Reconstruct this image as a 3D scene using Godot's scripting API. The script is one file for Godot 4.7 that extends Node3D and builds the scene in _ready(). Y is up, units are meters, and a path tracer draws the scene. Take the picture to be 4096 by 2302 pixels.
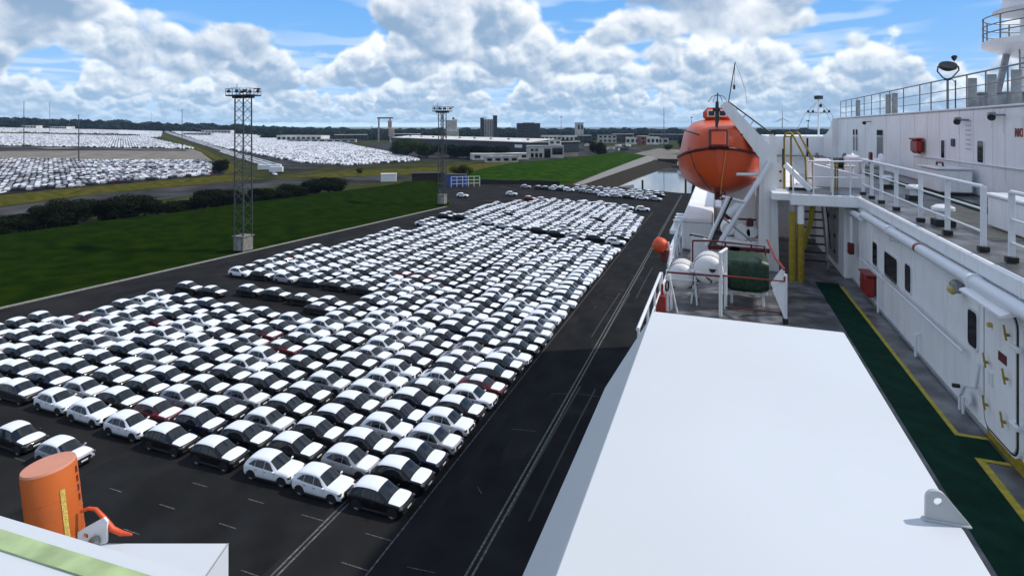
extends Node3D
# World axes: x to the right of the ship's axis, y up from the quay, -z along the ship. v(x, y, s) takes s metres along the ship.

const EYE := 25.6
const DECK := 21.0
const UPPER := 23.6
var rng := RandomNumberGenerator.new()
var mats := {}
var tex := {}


class MB:
	var p := PackedVector3Array()
	var n := PackedVector3Array()
	var k := PackedColorArray()
	var tint := Color(1, 1, 1)
	var tinted := false

	func tri(a: Vector3, b: Vector3, c: Vector3, na: Vector3, nb: Vector3, nc: Vector3) -> void:
		var g := (c - a).cross(b - a)
		if g.length_squared() < 1e-16:
			return
		p.append(a)
		n.append(na)
		if g.dot(na + nb + nc) < 0.0:
			p.append(c); p.append(b)
			n.append(nc); n.append(nb)
		else:
			p.append(b); p.append(c)
			n.append(nb); n.append(nc)
		if tinted:
			k.append(tint); k.append(tint); k.append(tint)

	func ftri(a: Vector3, b: Vector3, c: Vector3, out: Vector3) -> void:
		var g := (c - a).cross(b - a)
		if g.dot(out) < 0.0:
			g = -g
		g = g.normalized()
		tri(a, b, c, g, g, g)

	func quad(a: Vector3, b: Vector3, c: Vector3, d: Vector3, out: Vector3) -> void:
		ftri(a, b, c, out)
		ftri(a, c, d, out)

	func box(center: Vector3, size: Vector3, bevel := 0.0, bs := Basis()) -> void:
		var h := size * 0.5
		if bevel <= 0.0:
			for ax in 3:
				for sg in [-1.0, 1.0]:
					var u := (ax + 1) % 3
					var w := (ax + 2) % 3
					var q := []
					for e in [[-1, -1], [1, -1], [1, 1], [-1, 1]]:
						var t := Vector3()
						t[ax] = h[ax] * sg
						t[u] = h[u] * e[0]
						t[w] = h[w] * e[1]
						q.append(center + bs * t)
					var o := Vector3()
					o[ax] = sg
					quad(q[0], q[1], q[2], q[3], bs * o)
			return
		var b: float = minf(bevel, minf(h.x, minf(h.y, h.z)) * 0.98)
		for ax in 3:
			var u := (ax + 1) % 3
			var w := (ax + 2) % 3
			for sg in [-1.0, 1.0]:
				var q := []
				for e in [[-1, -1], [1, -1], [1, 1], [-1, 1]]:
					var t := Vector3()
					t[ax] = h[ax] * sg
					t[u] = (h[u] - b) * e[0]
					t[w] = (h[w] - b) * e[1]
					q.append(center + bs * t)
				var o := Vector3()
				o[ax] = sg
				quad(q[0], q[1], q[2], q[3], bs * o)
			for e in [[-1, -1], [1, -1], [1, 1], [-1, 1]]:
				var q := []
				for m in [[0, -1.0], [0, 1.0], [1, 1.0], [1, -1.0]]:
					var t := Vector3()
					t[ax] = (h[ax] - b) * m[1]
					t[u] = (h[u] - (b if m[0] == 1 else 0.0)) * e[0]
					t[w] = (h[w] - (b if m[0] == 0 else 0.0)) * e[1]
					q.append(center + bs * t)
				var o := Vector3()
				o[u] = e[0]
				o[w] = e[1]
				quad(q[0], q[1], q[2], q[3], bs * o)
		for i in 8:
			var sg := Vector3(1 if i & 1 else -1, 1 if i & 2 else -1, 1 if i & 4 else -1)
			var q := []
			for ax in 3:
				var t := (h - Vector3(b, b, b)) * sg
				t[ax] = h[ax] * sg[ax]
				q.append(center + bs * t)
			ftri(q[0], q[1], q[2], bs * sg)

	func bar(a: Vector3, b: Vector3, width: float, thick: float, up := Vector3.UP, bevel := 0.0) -> void:
		var d := b - a
		var z := d.normalized()
		var x := up.cross(z)
		if x.length() < 1e-4:
			x = Vector3.RIGHT.cross(z)
		x = x.normalized()
		box((a + b) * 0.5, Vector3(width, thick, d.length()), bevel, Basis(x, z.cross(x), z))

	func tube(path: Array, radius: Variant, sides := 8, caps := true) -> void:
		var m := path.size()
		var last := Vector3.ZERO
		var rings := []
		var dirs := []
		for i in m:
			var t: Vector3
			if i == 0:
				t = path[1] - path[0]
			elif i == m - 1:
				t = path[m - 1] - path[m - 2]
			else:
				t = (path[i] - path[i - 1]).normalized() + (path[i + 1] - path[i]).normalized()
			t = t.normalized()
			dirs.append(t)
			var s := last - t * last.dot(t)
			if s.length() < 1e-3:
				s = t.cross(Vector3.UP) if absf(t.y) < 0.9 else t.cross(Vector3.RIGHT)
			s = s.normalized()
			last = s
			var r: float = radius[i] if radius is Array else radius
			var q := t.cross(s)
			var ring := []
			for j in sides:
				var a := TAU * j / sides
				var o := s * cos(a) + q * sin(a)
				ring.append([path[i] + o * r, o])
			rings.append(ring)
		for i in m - 1:
			for j in sides:
				var j2 := (j + 1) % sides
				var a: Array = rings[i][j]
				var b: Array = rings[i][j2]
				var c: Array = rings[i + 1][j2]
				var d: Array = rings[i + 1][j]
				tri(a[0], b[0], c[0], a[1], b[1], c[1])
				tri(a[0], c[0], d[0], a[1], c[1], d[1])
		if caps:
			for e in [0, m - 1]:
				var o: Vector3 = -dirs[0] if e == 0 else dirs[m - 1]
				for j in sides:
					ftri(path[e], rings[e][j][0], rings[e][(j + 1) % sides][0], o)

	func lathe(profile: Array, xf: Transform3D, segs := 20, soft := 0.6) -> void:
		# profile: Vector2(radius, height) from bottom to top, turned round the y axis of xf
		for i in profile.size() - 1:
			var a: Vector2 = profile[i]
			var b: Vector2 = profile[i + 1]
			var t := (b - a).normalized()
			var me := Vector2(t.y, -t.x)
			var na := me
			var nb := me
			if i > 0:
				var t2: Vector2 = (a - profile[i - 1]).normalized()
				var o := Vector2(t2.y, -t2.x)
				if o.dot(me) > soft:
					na = (o + me).normalized()
			if i < profile.size() - 2:
				var t3: Vector2 = (profile[i + 2] - b).normalized()
				var o := Vector2(t3.y, -t3.x)
				if o.dot(me) > soft:
					nb = (o + me).normalized()
			for j in segs:
				var f := TAU * j / segs
				var g := TAU * (j + 1) / segs
				var cf := Vector3(cos(f), 0, sin(f))
				var cg := Vector3(cos(g), 0, sin(g))
				var up := Vector3.UP
				var q := [cf * a.x + up * a.y, cg * a.x + up * a.y, cg * b.x + up * b.y, cf * b.x + up * b.y]
				var m := [cf * na.x + up * na.y, cg * na.x + up * na.y, cg * nb.x + up * nb.y, cf * nb.x + up * nb.y]
				for x in 4:
					q[x] = xf * q[x]
					m[x] = (xf.basis * m[x]).normalized()
				tri(q[0], q[1], q[2], m[0], m[1], m[2])
				tri(q[0], q[2], q[3], m[0], m[2], m[3])

	func grid(rows: Array, outward := Vector3.ZERO, closed := false) -> void:
		# rows of points; smooth; outward: a direction the faces look in on the whole, or zero to look away from the middle
		var h := rows.size()
		var w: int = rows[0].size()
		var acc := []
		var mid := Vector3.ZERO
		for i in h:
			var r := PackedVector3Array()
			r.resize(w)
			acc.append(r)
			for q in rows[i]:
				mid += q
		mid /= h * w
		var wise := 0.0
		var cols := w if closed else w - 1
		for i in h - 1:
			for j in cols:
				var j2 := (j + 1) % w
				var a: Vector3 = rows[i][j]
				var b: Vector3 = rows[i][j2]
				var c: Vector3 = rows[i + 1][j2]
				var d: Vector3 = rows[i + 1][j]
				var g := (c - a).cross(d - b)
				wise += g.dot(outward if outward != Vector3.ZERO else (a + c) * 0.5 - mid)
				acc[i][j] += g; acc[i][j2] += g; acc[i + 1][j] += g; acc[i + 1][j2] += g
		var sg := 1.0 if wise >= 0.0 else -1.0
		for i in h - 1:
			for j in cols:
				var j2 := (j + 1) % w
				var a: Vector3 = rows[i][j]
				var b: Vector3 = rows[i][j2]
				var c: Vector3 = rows[i + 1][j2]
				var d: Vector3 = rows[i + 1][j]
				var na: Vector3 = acc[i][j].normalized() * sg
				var nb: Vector3 = acc[i][j2].normalized() * sg
				var nc: Vector3 = acc[i + 1][j2].normalized() * sg
				var nd: Vector3 = acc[i + 1][j].normalized() * sg
				tri(a, b, c, na, nb, nc)
				tri(a, c, d, na, nc, nd)

	func prism(poly: PackedVector2Array, xf: Transform3D, depth: float) -> void:
		# polygon in the x-y plane of xf, from z = 0 to z = depth
		var idx := Geometry2D.triangulate_polygon(poly)
		var zz := xf.basis.z.normalized() * signf(depth)
		for i in range(0, idx.size(), 3):
			var a := poly[idx[i]]
			var b := poly[idx[i + 1]]
			var c := poly[idx[i + 2]]
			ftri(xf * Vector3(a.x, a.y, 0), xf * Vector3(b.x, b.y, 0), xf * Vector3(c.x, c.y, 0), -zz)
			ftri(xf * Vector3(a.x, a.y, depth), xf * Vector3(b.x, b.y, depth), xf * Vector3(c.x, c.y, depth), zz)
		var cw := Geometry2D.is_polygon_clockwise(poly)
		for i in poly.size():
			var a := poly[i]
			var b := poly[(i + 1) % poly.size()]
			var e := b - a
			var o := Vector2(e.y, -e.x) * (-1.0 if cw else 1.0)
			quad(xf * Vector3(a.x, a.y, 0), xf * Vector3(b.x, b.y, 0), xf * Vector3(b.x, b.y, depth), xf * Vector3(a.x, a.y, depth), xf.basis * Vector3(o.x, o.y, 0))

	func flat(poly: PackedVector2Array, y: float) -> void:
		# polygon of (x, s) laid on the ground
		var idx := Geometry2D.triangulate_polygon(poly)
		for i in range(0, idx.size(), 3):
			var q := []
			for m in 3:
				var a := poly[idx[i + m]]
				q.append(Vector3(a.x, y, -a.y))
			ftri(q[0], q[1], q[2], Vector3.UP)

	func mesh() -> ArrayMesh:
		var a := []
		a.resize(Mesh.ARRAY_MAX)
		a[Mesh.ARRAY_VERTEX] = p
		a[Mesh.ARRAY_NORMAL] = n
		if tinted:
			a[Mesh.ARRAY_COLOR] = k
		var m := ArrayMesh.new()
		m.add_surface_from_arrays(Mesh.PRIMITIVE_TRIANGLES, a)
		return m


func v(x: float, y: float, s: float) -> Vector3:
	return Vector3(x, y, -s)


func pv(a: Array) -> PackedVector2Array:
	var r := PackedVector2Array()
	for q in a:
		r.append(Vector2(q[0], q[1]))
	return r


func tag(o: Node, label := "", category := "", group := "", kind := "") -> Node:
	if label: o.set_meta("label", label)
	if category: o.set_meta("category", category)
	if group: o.set_meta("group", group)
	if kind: o.set_meta("kind", kind)
	return o


func thing(called: String, label: String, category: String, at := Vector3.ZERO, group := "") -> Node3D:
	var o := Node3D.new()
	o.name = called
	o.position = at
	add_child(o, true)
	tag(o, label, category, group)
	return o


# commits a shape given in world axes; under a parent it is moved into the parent's own axes
func obj(called: String, m: Variant, material: Material, parent: Node3D = null, label := "") -> MeshInstance3D:
	var o := MeshInstance3D.new()
	o.name = called
	if m is MB:
		var off := Vector3.ZERO
		var up: Node = parent
		while up != null and up != self:
			off += up.position
			up = up.get_parent()
		if off != Vector3.ZERO:
			for i in m.p.size():
				m.p[i] -= off
		o.mesh = m.mesh()
	else:
		o.mesh = m
	o.material_override = material
	(parent if parent else self).add_child(o, true)
	if label: o.set_meta("label", label)
	return o


func noise_tex(key: String, freq: float, octaves: int, lo: Color, hi: Color, size := 512, kind := FastNoiseLite.TYPE_SIMPLEX_SMOOTH, cut := 0.0) -> NoiseTexture2D:
	if tex.has(key):
		return tex[key]
	var f := FastNoiseLite.new()
	f.seed = key.hash() % 9999
	f.noise_type = kind
	f.frequency = freq
	f.fractal_octaves = octaves
	var g := Gradient.new()
	g.offsets = PackedFloat32Array([cut, 1.0 - cut])
	g.colors = PackedColorArray([lo, hi])
	var t := NoiseTexture2D.new()
	t.width = size
	t.height = size
	t.seamless = true
	t.noise = f
	t.color_ramp = g
	tex[key] = t
	return t


func mat(key: String, c: Color, rough := 0.6, metal := 0.0, t: Texture2D = null, scale := 1.0, d: Texture2D = null, dscale := 1.0) -> StandardMaterial3D:
	if mats.has(key):
		return mats[key]
	var m := StandardMaterial3D.new()
	m.resource_name = key
	m.albedo_color = c.linear_to_srgb()
	m.roughness = rough
	m.metallic = metal
	if t:
		m.albedo_texture = t
		m.uv1_triplanar = true
		m.uv1_world_triplanar = true
		m.uv1_scale = Vector3.ONE * scale
	if d:
		m.detail_enabled = true
		m.detail_blend_mode = BaseMaterial3D.BLEND_MODE_MUL
		m.detail_albedo = d
		m.detail_uv_layer = BaseMaterial3D.DETAIL_UV_2
		m.uv2_triplanar = true
		m.uv2_world_triplanar = true
		m.uv2_scale = Vector3.ONE * dscale
	mats[key] = m
	return m


func grey(a: float) -> Color:
	return Color(a, a, a)


func streak_tex() -> ImageTexture:
	var w := 512
	var im := Image.create(w, w, false, Image.FORMAT_RGB8)
	var f := FastNoiseLite.new()
	f.seed = 5
	f.frequency = 0.035
	f.fractal_octaves = 4
	for y in w:
		for x in w:
			var a := f.get_noise_3d(cos(TAU * x / w) * 90.0, sin(TAU * x / w) * 90.0, 9.0 * cos(TAU * y / w))
			var b := f.get_noise_3d(cos(TAU * x / w) * 82.0, sin(TAU * x / w) * 82.0, 300.0 + 40.0 * cos(TAU * y / w))
			var t := clampf(1.0 - 0.045 * maxf(0.0, a) - 0.025 * maxf(0.0, b), 0.0, 1.0)
			im.set_pixel(x, y, Color(t, t * (1.0 - 0.02 * maxf(0.0, a)), t * (1.0 - 0.05 * maxf(0.0, a))))
	return ImageTexture.create_from_image(im)


func make_materials() -> void:
	var fine := noise_tex("fine", 0.09, 4, grey(0.94), grey(1.0))
	var soft := noise_tex("soft", 0.006, 4, Color(0.955, 0.95, 0.945), grey(1.0), 512, FastNoiseLite.TYPE_SIMPLEX_SMOOTH, 0.15)
	var stain := noise_tex("stain", 0.012, 5, grey(0.80), grey(1.0), 512, FastNoiseLite.TYPE_SIMPLEX_SMOOTH, 0.15)
	var blotch := noise_tex("blotch", 0.02, 4, grey(0.55), grey(1.0), 512, FastNoiseLite.TYPE_SIMPLEX_SMOOTH, 0.2)
	var streak := streak_tex()
	mat("white_paint", Color(0.86, 0.88, 0.91), 0.40, 0.0, streak, 0.30, soft, 0.15)
	mat("white_plate", Color(0.57, 0.61, 0.65), 0.5, 0.0, soft, 0.05)
	mat("white_clean", Color(0.74, 0.77, 0.81), 0.35, 0.0, fine, 0.5)
	mat("white_cloth", Color(0.78, 0.77, 0.77), 0.5, 0.0, soft, 1.1, fine, 1.0)
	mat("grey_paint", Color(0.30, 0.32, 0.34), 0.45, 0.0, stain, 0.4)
	mat("dark_metal", Color(0.035, 0.036, 0.04), 0.5, 0.3)
	mat("steel", Color(0.22, 0.23, 0.24), 0.42, 0.7, fine, 1.0)
	mat("galvanised", Color(0.045, 0.052, 0.065), 0.5, 0.2, fine, 0.7)
	mat("deck_grey", Color(0.215, 0.22, 0.235), 0.36, 0.0, stain, 0.33, blotch, 0.12)
	mat("deck_green", Color(0.008, 0.042, 0.026), 0.6, 0.0, stain, 0.4, fine, 2.0)
	mat("deck_tan", Color(0.28, 0.24, 0.17), 0.6, 0.0, stain, 0.3)
	mat("line_yellow", Color(0.50, 0.40, 0.02), 0.55, 0.0, stain, 1.2)
	mat("yellow_paint", Color(0.34, 0.25, 0.015), 0.45, 0.0, stain, 1.0)
	mat("red_paint", Color(0.30, 0.018, 0.014), 0.38, 0.0, stain, 1.0)
	mat("dark_red", Color(0.12, 0.012, 0.012), 0.5, 0.0, stain, 1.0)
	mat("lifeboat_orange", Color(0.66, 0.085, 0.018), 0.36, 0.0, soft, 0.5, fine, 0.9)
	mat("float_orange", Color(0.52, 0.11, 0.009), 0.55, 0.0, soft, 2.5, fine, 6.0)
	mat("cord_orange", Color(0.60, 0.07, 0.015), 0.5)
	mat("pink_cap", Color(0.60, 0.25, 0.16), 0.55, 0.0, soft, 3.0)
	mat("label_yellow", Color(0.62, 0.50, 0.14), 0.5, 0.0, noise_tex("print", 0.06, 3, Color(0.75, 0.68, 0.5), grey(1.0), 256, FastNoiseLite.TYPE_SIMPLEX_SMOOTH, 0.3), 9.0)
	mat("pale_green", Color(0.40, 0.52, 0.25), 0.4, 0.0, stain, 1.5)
	mat("tarp_green", Color(0.008, 0.065, 0.028), 0.5, 0.0, stain, 1.1, blotch, 0.8)
	mat("rubber", Color(0.012, 0.012, 0.013), 0.75)
	mat("black", Color(0.012, 0.013, 0.015), 0.5)
	mat("window_dark", Color(0.006, 0.008, 0.011), 0.06)
	mat("asphalt", Color(0.031, 0.0305, 0.032), 0.9, 0.0, noise_tex("asph", 0.2, 4, grey(0.75), grey(1.0)), 0.5, stain, 0.021)
	mat("asphalt_dark", Color(0.0260, 0.0275, 0.0290), 0.9, 0.0, noise_tex("asph", 0.2, 4, grey(0.75), grey(1.0)), 0.5, stain, 0.031)
	mat("lot_asphalt", Color(0.075, 0.075, 0.078), 0.9, 0.0, stain, 0.011, blotch, 0.003)
	mat("lot_pale", Color(0.22, 0.205, 0.18), 0.9, 0.0, stain, 0.012)
	mat("concrete", Color(0.24, 0.235, 0.22), 0.85, 0.0, stain, 0.21, fine, 0.9)
	mat("bank", Color(0.055, 0.048, 0.038), 0.9, 0.0, blotch, 0.09, fine, 0.4)
	mat("road_line", Color(0.15, 0.15, 0.15), 0.8, 0.0, blotch, 0.35)
	mat("grass", Color(0.020, 0.043, 0.0025), 0.95, 0.0, noise_tex("grass", 0.02, 5, Color(0.62, 0.74, 0.5), Color(1.0, 0.98, 0.85), 512, FastNoiseLite.TYPE_SIMPLEX_SMOOTH, 0.2), 0.018, noise_tex("blades", 0.12, 4, grey(0.6), grey(1.0)), 0.35)
	mat("grass_bright", Color(0.042, 0.100, 0.010), 0.95, 0.0, tex["grass"], 0.012, tex["blades"], 0.22)
	mat("dry_grass", Color(0.17, 0.145, 0.045), 0.95, 0.0, tex["grass"], 0.02, tex["blades"], 0.25)
	mat("field", Color(0.085, 0.085, 0.036), 0.95, 0.0, tex["grass"], 0.006, tex["blades"], 0.05)
	mat("water", Color(0.10, 0.115, 0.115), 0.06)
	for key in ["asphalt", "asphalt_dark", "grass", "grass_bright", "dry_grass", "field", "lot_asphalt", "lot_pale", "bank", "deck_green"]:
		mats[key].metallic_specular = 0.04 if "grass" in key else 0.12
	var wt: StandardMaterial3D = mats["water"]
	wt.normal_enabled = true
	var f := FastNoiseLite.new()
	f.frequency = 0.03
	f.fractal_octaves = 4
	var nt := NoiseTexture2D.new()
	nt.seamless = true
	nt.as_normal_map = true
	nt.bump_strength = 3.0
	nt.noise = f
	wt.normal_texture = nt
	wt.normal_scale = 0.035
	wt.uv1_triplanar = true
	wt.uv1_world_triplanar = true
	wt.uv1_scale = Vector3.ONE * 0.09
	mat("bark", Color(0.03, 0.024, 0.018), 0.9)
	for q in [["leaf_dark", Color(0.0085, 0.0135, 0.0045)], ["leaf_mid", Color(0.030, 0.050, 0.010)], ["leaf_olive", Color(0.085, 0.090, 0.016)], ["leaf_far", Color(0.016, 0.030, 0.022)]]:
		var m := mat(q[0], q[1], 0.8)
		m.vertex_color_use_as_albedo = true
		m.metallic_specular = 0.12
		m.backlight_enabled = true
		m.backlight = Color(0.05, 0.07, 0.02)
	mat("white_panel", Color(0.72, 0.755, 0.81), 0.40)  # plain white laid over car roofs and bonnets
	mat("lug_grey", Color(0.42, 0.435, 0.45), 0.5)
	mat("car_glass", Color(0.010, 0.014, 0.019), 0.05)
	mat("headlight", Color(0.35, 0.38, 0.40), 0.12, 0.4)
	mat("tail_light", Color(0.20, 0.01, 0.01), 0.2)
	mat("trim_black", Color(0.010, 0.010, 0.011), 0.55)
	mat("rim", Color(0.20, 0.21, 0.22), 0.35, 0.6)
	mat("headlamp", Color(0.03, 0.035, 0.04), 0.08)
	for q in [["black", Color(0.006, 0.006, 0.008)], ["navy", Color(0.008, 0.011, 0.028)], ["dark grey", Color(0.020, 0.021, 0.025)], ["silver", Color(0.30, 0.31, 0.34)], ["white", Color(0.68, 0.71, 0.76)], ["dark red", Color(0.11, 0.006, 0.010)]]:
		var m := mat("car " + q[0], q[1], 0.35)
		m.metallic_specular = 0.3
		m.clearcoat_enabled = true
		m.clearcoat = 0.3
		m.clearcoat_roughness = 0.06


# ---------------------------------------------------------------- sky
var cloud_a: FastNoiseLite
var cloud_b: FastNoiseLite
var sky_rows := {}
var sky_lock := Mutex.new()
var sun_dir := Vector3.UP
var sky_job := []


func cloud_color(az: float, el: float) -> Color:
	# az in radians to the right of -z, el upwards; a slab of cumulus over a flat plain, in kilometres
	var se := sin(maxf(el, 0.004))
	var ce := cos(el)
	var deg := rad_to_deg(el)
	var ad := rad_to_deg(az)
	var blue := Color(0.115, 0.40, 0.85).lerp(Color(0.06, 0.20, 0.56), clampf(deg / 45.0, 0.0, 1.0))
	var sky := Color(0.50, 0.68, 0.86).lerp(blue, 1.0 - exp(-deg / 6.0))
	var bias := 0.0
	bias -= 1.1 * exp(-pow((ad + 45.5) / 7.8, 2.0) - pow((deg - 12.0) / 3.6, 2.0))
	bias -= 0.75 * exp(-pow((ad - 18.0) / 3.6, 2.0) - pow((deg - 7.5) / 2.8, 2.0))
	bias += 0.12 * exp(-pow((ad + 20.0) / 22.0, 2.0) - pow((deg - 9.0) / 6.0, 2.0))
	bias += 0.30 * exp(-pow((ad + 58.5) / 4.5, 2.0) - pow((deg - 11.0) / 3.0, 2.0))
	var left := 1.0
	var acc := Color(0, 0, 0, 0)
	var te := tan(minf(el, 1.45))
	# cumulus stand in ranks, one behind the other: level bases about 900 m up, heaped tops
	var i0 := -clampi(int(deg / 2.0), 0, 18)
	for i in range(i0, 20):
		var t := 6.2 * pow(1.17, i)
		var off := 37.7 * i
		var base := 0.95 + 0.12 * sin(i * 2.4) + 0.14 * cloud_a.get_noise_2d((az * t) * 1.2, 90.0 + off)
		var h := t * te - base
		if h > 1.9 or h < -0.30:
			continue
		var u := az * t + off
		var cov := cloud_a.get_noise_2d(u, off * 3.0)
		var tall := (0.75 + 0.55 * cov) * (1.0 - 0.03 * maxf(i, 0))
		var mean := -0.02 + 0.022 * clampf(i - 2.0, 0.0, 7.0) + bias + cov * 0.95 - h / tall * 0.62
		if h < 0.16:
			mean -= (0.16 - h) * 2.2
		if mean < -0.75:
			continue
		var n := -cloud_b.get_noise_3d(u, h * 1.15, off)
		var d := mean + n * 0.72 - 0.10
		if d <= 0.0:
			continue
		var a := smoothstep(0.0, 0.16, d)
		var n2 := -cloud_b.get_noise_3d(u + 0.05, (h + 0.10) * 1.15, off)
		var shade := clampf(0.31 + (n - n2) * 2.1 + minf(h / tall, 1.2) * 0.72 + (0.20 - minf(d, 0.5)) * 0.60, 0.0, 1.0)
		shade = shade * shade * (3.0 - 2.0 * shade)
		var c := Color(0.22, 0.33, 0.49).lerp(Color(0.95, 0.95, 0.95), shade)
		c = c.lerp(Color(0.42, 0.62, 0.83), (1.0 - exp(-t / 40.0)) * 0.85)
		acc += c * (left * a)
		left *= 1.0 - a
		if left < 0.02:
			break
	# thin high veil
	var veil := clampf(cloud_a.get_noise_2d(sin(az) * ce / se * 2.0 + 40.0, cos(az) * ce / se * 2.0) * 1.2 + 0.05, 0.0, 0.35) * clampf(deg / 4.0, 0.0, 1.0) * clampf(1.0 + bias * 1.6, 0.0, 1.0)
	sky = sky.lerp(Color(0.78, 0.84, 0.90), veil)
	return sky * left + acc


func sky_row(i: int) -> void:
	var j: Array = sky_job   # [width, height, x0, x1, y0]
	var y: int = j[4] + i
	var el: float = PI * (0.5 - (y + 0.5) / j[1])
	var row := PackedByteArray()
	row.resize((j[3] - j[2]) * 3)
	for x in range(j[2], j[3]):
		var az: float = TAU * (x + 0.5) / j[0]
		if az > PI:
			az -= TAU
		var c := cloud_color(az, maxf(el, 0.0)) if el > -0.02 else Color(0.20, 0.23, 0.25)
		c = c.linear_to_srgb()
		var o: int = (x - j[2]) * 3
		row[o] = clampi(int(c.r * 255.0 + 0.5), 0, 255)
		row[o + 1] = clampi(int(c.g * 255.0 + 0.5), 0, 255)
		row[o + 2] = clampi(int(c.b * 255.0 + 0.5), 0, 255)
	sky_lock.lock()
	sky_rows[i] = row
	sky_lock.unlock()


func sky_block(w: int, h: int, x0: int, x1: int, y0: int, y1: int) -> Image:
	sky_job = [w, h, x0, x1, y0]
	sky_rows = {}
	var id := WorkerThreadPool.add_group_task(sky_row, y1 - y0)
	WorkerThreadPool.wait_for_group_task_completion(id)
	var all := PackedByteArray()
	for i in y1 - y0:
		all.append_array(sky_rows[i])
	return Image.create_from_data(x1 - x0, y1 - y0, false, Image.FORMAT_RGB8, all)


func make_sky() -> PanoramaSkyMaterial:
	cloud_a = FastNoiseLite.new()
	cloud_a.seed = 21
	cloud_a.frequency = 0.36
	cloud_a.fractal_octaves = 3
	cloud_b = FastNoiseLite.new()
	cloud_b.seed = 8
	cloud_b.noise_type = FastNoiseLite.TYPE_CELLULAR
	cloud_b.cellular_return_type = FastNoiseLite.RETURN_DISTANCE
	cloud_b.cellular_jitter = 1.0
	cloud_b.frequency = 1.4
	cloud_b.fractal_octaves = 4
	cloud_b.fractal_gain = 0.37
	cloud_b.domain_warp_enabled = true
	cloud_b.domain_warp_amplitude = 0.18
	cloud_b.domain_warp_frequency = 1.3
	var im := sky_block(1024, 512, 0, 1024, 0, 512)
	im.resize(4096, 2048, Image.INTERPOLATE_CUBIC)
	# the part of the sky that is seen close up is worked out finer
	var y0 := 1024 - int(17.0 / 180.0 * 2048)
	for e in [[4096 - int(72.0 / 360.0 * 4096), 4096], [0, int(34.0 / 360.0 * 4096)]]:
		var part := sky_block(4096, 2048, e[0], e[1], y0, 1026)
		im.blit_rect(part, Rect2i(0, 0, part.get_width(), part.get_height()), Vector2i(e[0], y0))
	var m := PanoramaSkyMaterial.new()
	m.panorama = ImageTexture.create_from_image(im)
	m.energy_multiplier = 1.0
	return m


func _ready() -> void:
	rng.seed = 77
	var cam := Camera3D.new()
	cam.name = "camera"
	cam.projection = Camera3D.PROJECTION_FRUSTUM
	cam.near = 0.1
	cam.far = 9000.0
	cam.size = 0.1 * 575.0 / 564.4
	cam.frustum_offset = Vector2(0.0, -0.1 * 160.6 / 564.4)
	cam.position = Vector3(0, EYE, 0)
	cam.rotation.y = deg_to_rad(20.2)
	add_child(cam)
	cam.current = true
	var sun := DirectionalLight3D.new()
	sun.name = "sun"
	sun_dir = Vector3(sin(deg_to_rad(62.0)) * cos(deg_to_rad(46.0)), sin(deg_to_rad(46.0)), -cos(deg_to_rad(62.0)) * cos(deg_to_rad(46.0)))
	sun.light_energy = 0.95
	sun.light_color = Color(1.0, 0.97, 0.93)
	sun.light_angular_distance = 1.2
	sun.shadow_enabled = true
	add_child(sun)
	sun.look_at_from_position(sun_dir * 100.0, Vector3.ZERO)
	var env := Environment.new()
	env.background_mode = Environment.BG_SKY
	env.sky = Sky.new()
	env.sky.sky_material = make_sky()
	env.tonemap_mode = Environment.TONE_MAPPER_LINEAR
	env.tonemap_exposure = 1.22
	env.fog_enabled = true
	env.fog_density = 0.00006
	env.fog_light_color = Color(0.62, 0.74, 0.88)
	env.sdfgi_enabled = true
	env.ssao_enabled = true
	env.ssil_enabled = true
	var we := WorldEnvironment.new()
	we.name = "environment"
	we.environment = env
	add_child(we)
	make_materials()
	make_ground()
	make_background()
	make_cars()
	make_ship()


# ---------------------------------------------------------------- ground
func edge_x(s: float) -> float:
	return -95.0 + (s - 49.0) * 0.112 if s > 49.0 else -95.0 + (s - 49.0) * 0.06


func crest_x(s: float) -> float:
	return -147.0 + (s - 60.0) * 0.17


func slope(x: float, s: float) -> float:
	# the land far to the left rises gently towards the hills
	var d := sqrt(x * x + s * s)
	var bearing := rad_to_deg(atan2(x, s))
	return 0.018 * maxf(0.0, d - 350.0) * clampf((-bearing - 35.0) / 27.0, 0.0, 1.3)


func lay(b: MB, p: Array, lift: float) -> void:
	# one triangle of (x, s), cut down until it follows the slope
	var far := 0
	var best := 0.0
	for i in 3:
		var l: float = (p[i] as Vector2).distance_to(p[(i + 1) % 3])
		if l > best:
			best = l
			far = i
	if best > 110.0:
		var m: Vector2 = (p[far] + p[(far + 1) % 3]) * 0.5
		lay(b, [p[far], m, p[(far + 2) % 3]], lift)
		lay(b, [m, p[(far + 1) % 3], p[(far + 2) % 3]], lift)
		return
	var q := []
	for e in p:
		q.append(v(e.x, slope(e.x, e.y) + lift, e.y))
	b.ftri(q[0], q[1], q[2], Vector3.UP)


func laid(called: String, poly: Array, lift: float, m: String) -> void:
	var pp := pv(poly)
	var idx := Geometry2D.triangulate_polygon(pp)
	var b := MB.new()
	for i in range(0, idx.size(), 3):
		lay(b, [pp[idx[i]], pp[idx[i + 1]], pp[idx[i + 2]]], lift)
	tag(obj(called, b, mats[m]), "", "", "", "structure")


func sloped(called: String, d0: float, d1: float, a0: float, a1: float, lift: float, m: String) -> void:
	# a ring sector of that land
	var b := MB.new()
	var rows := []
	for i in 13:
		var r := []
		var d := lerpf(d0, d1, i / 12.0)
		for j in 25:
			var a := deg_to_rad(lerpf(a0, a1, j / 24.0))
			var x := sin(a) * d
			var s := cos(a) * d
			r.append(v(x, slope(x, s) + lift, s))
		rows.append(r)
	b.grid(rows, Vector3.UP)
	tag(obj(called, b, mats[m]), "", "", "", "structure")


func ground(called: String, poly: Array, y: float, m: String) -> MeshInstance3D:
	var b := MB.new()
	b.flat(pv(poly), y)
	var o := obj(called, b, mats[m])
	o.set_meta("kind", "structure")
	return o


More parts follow.
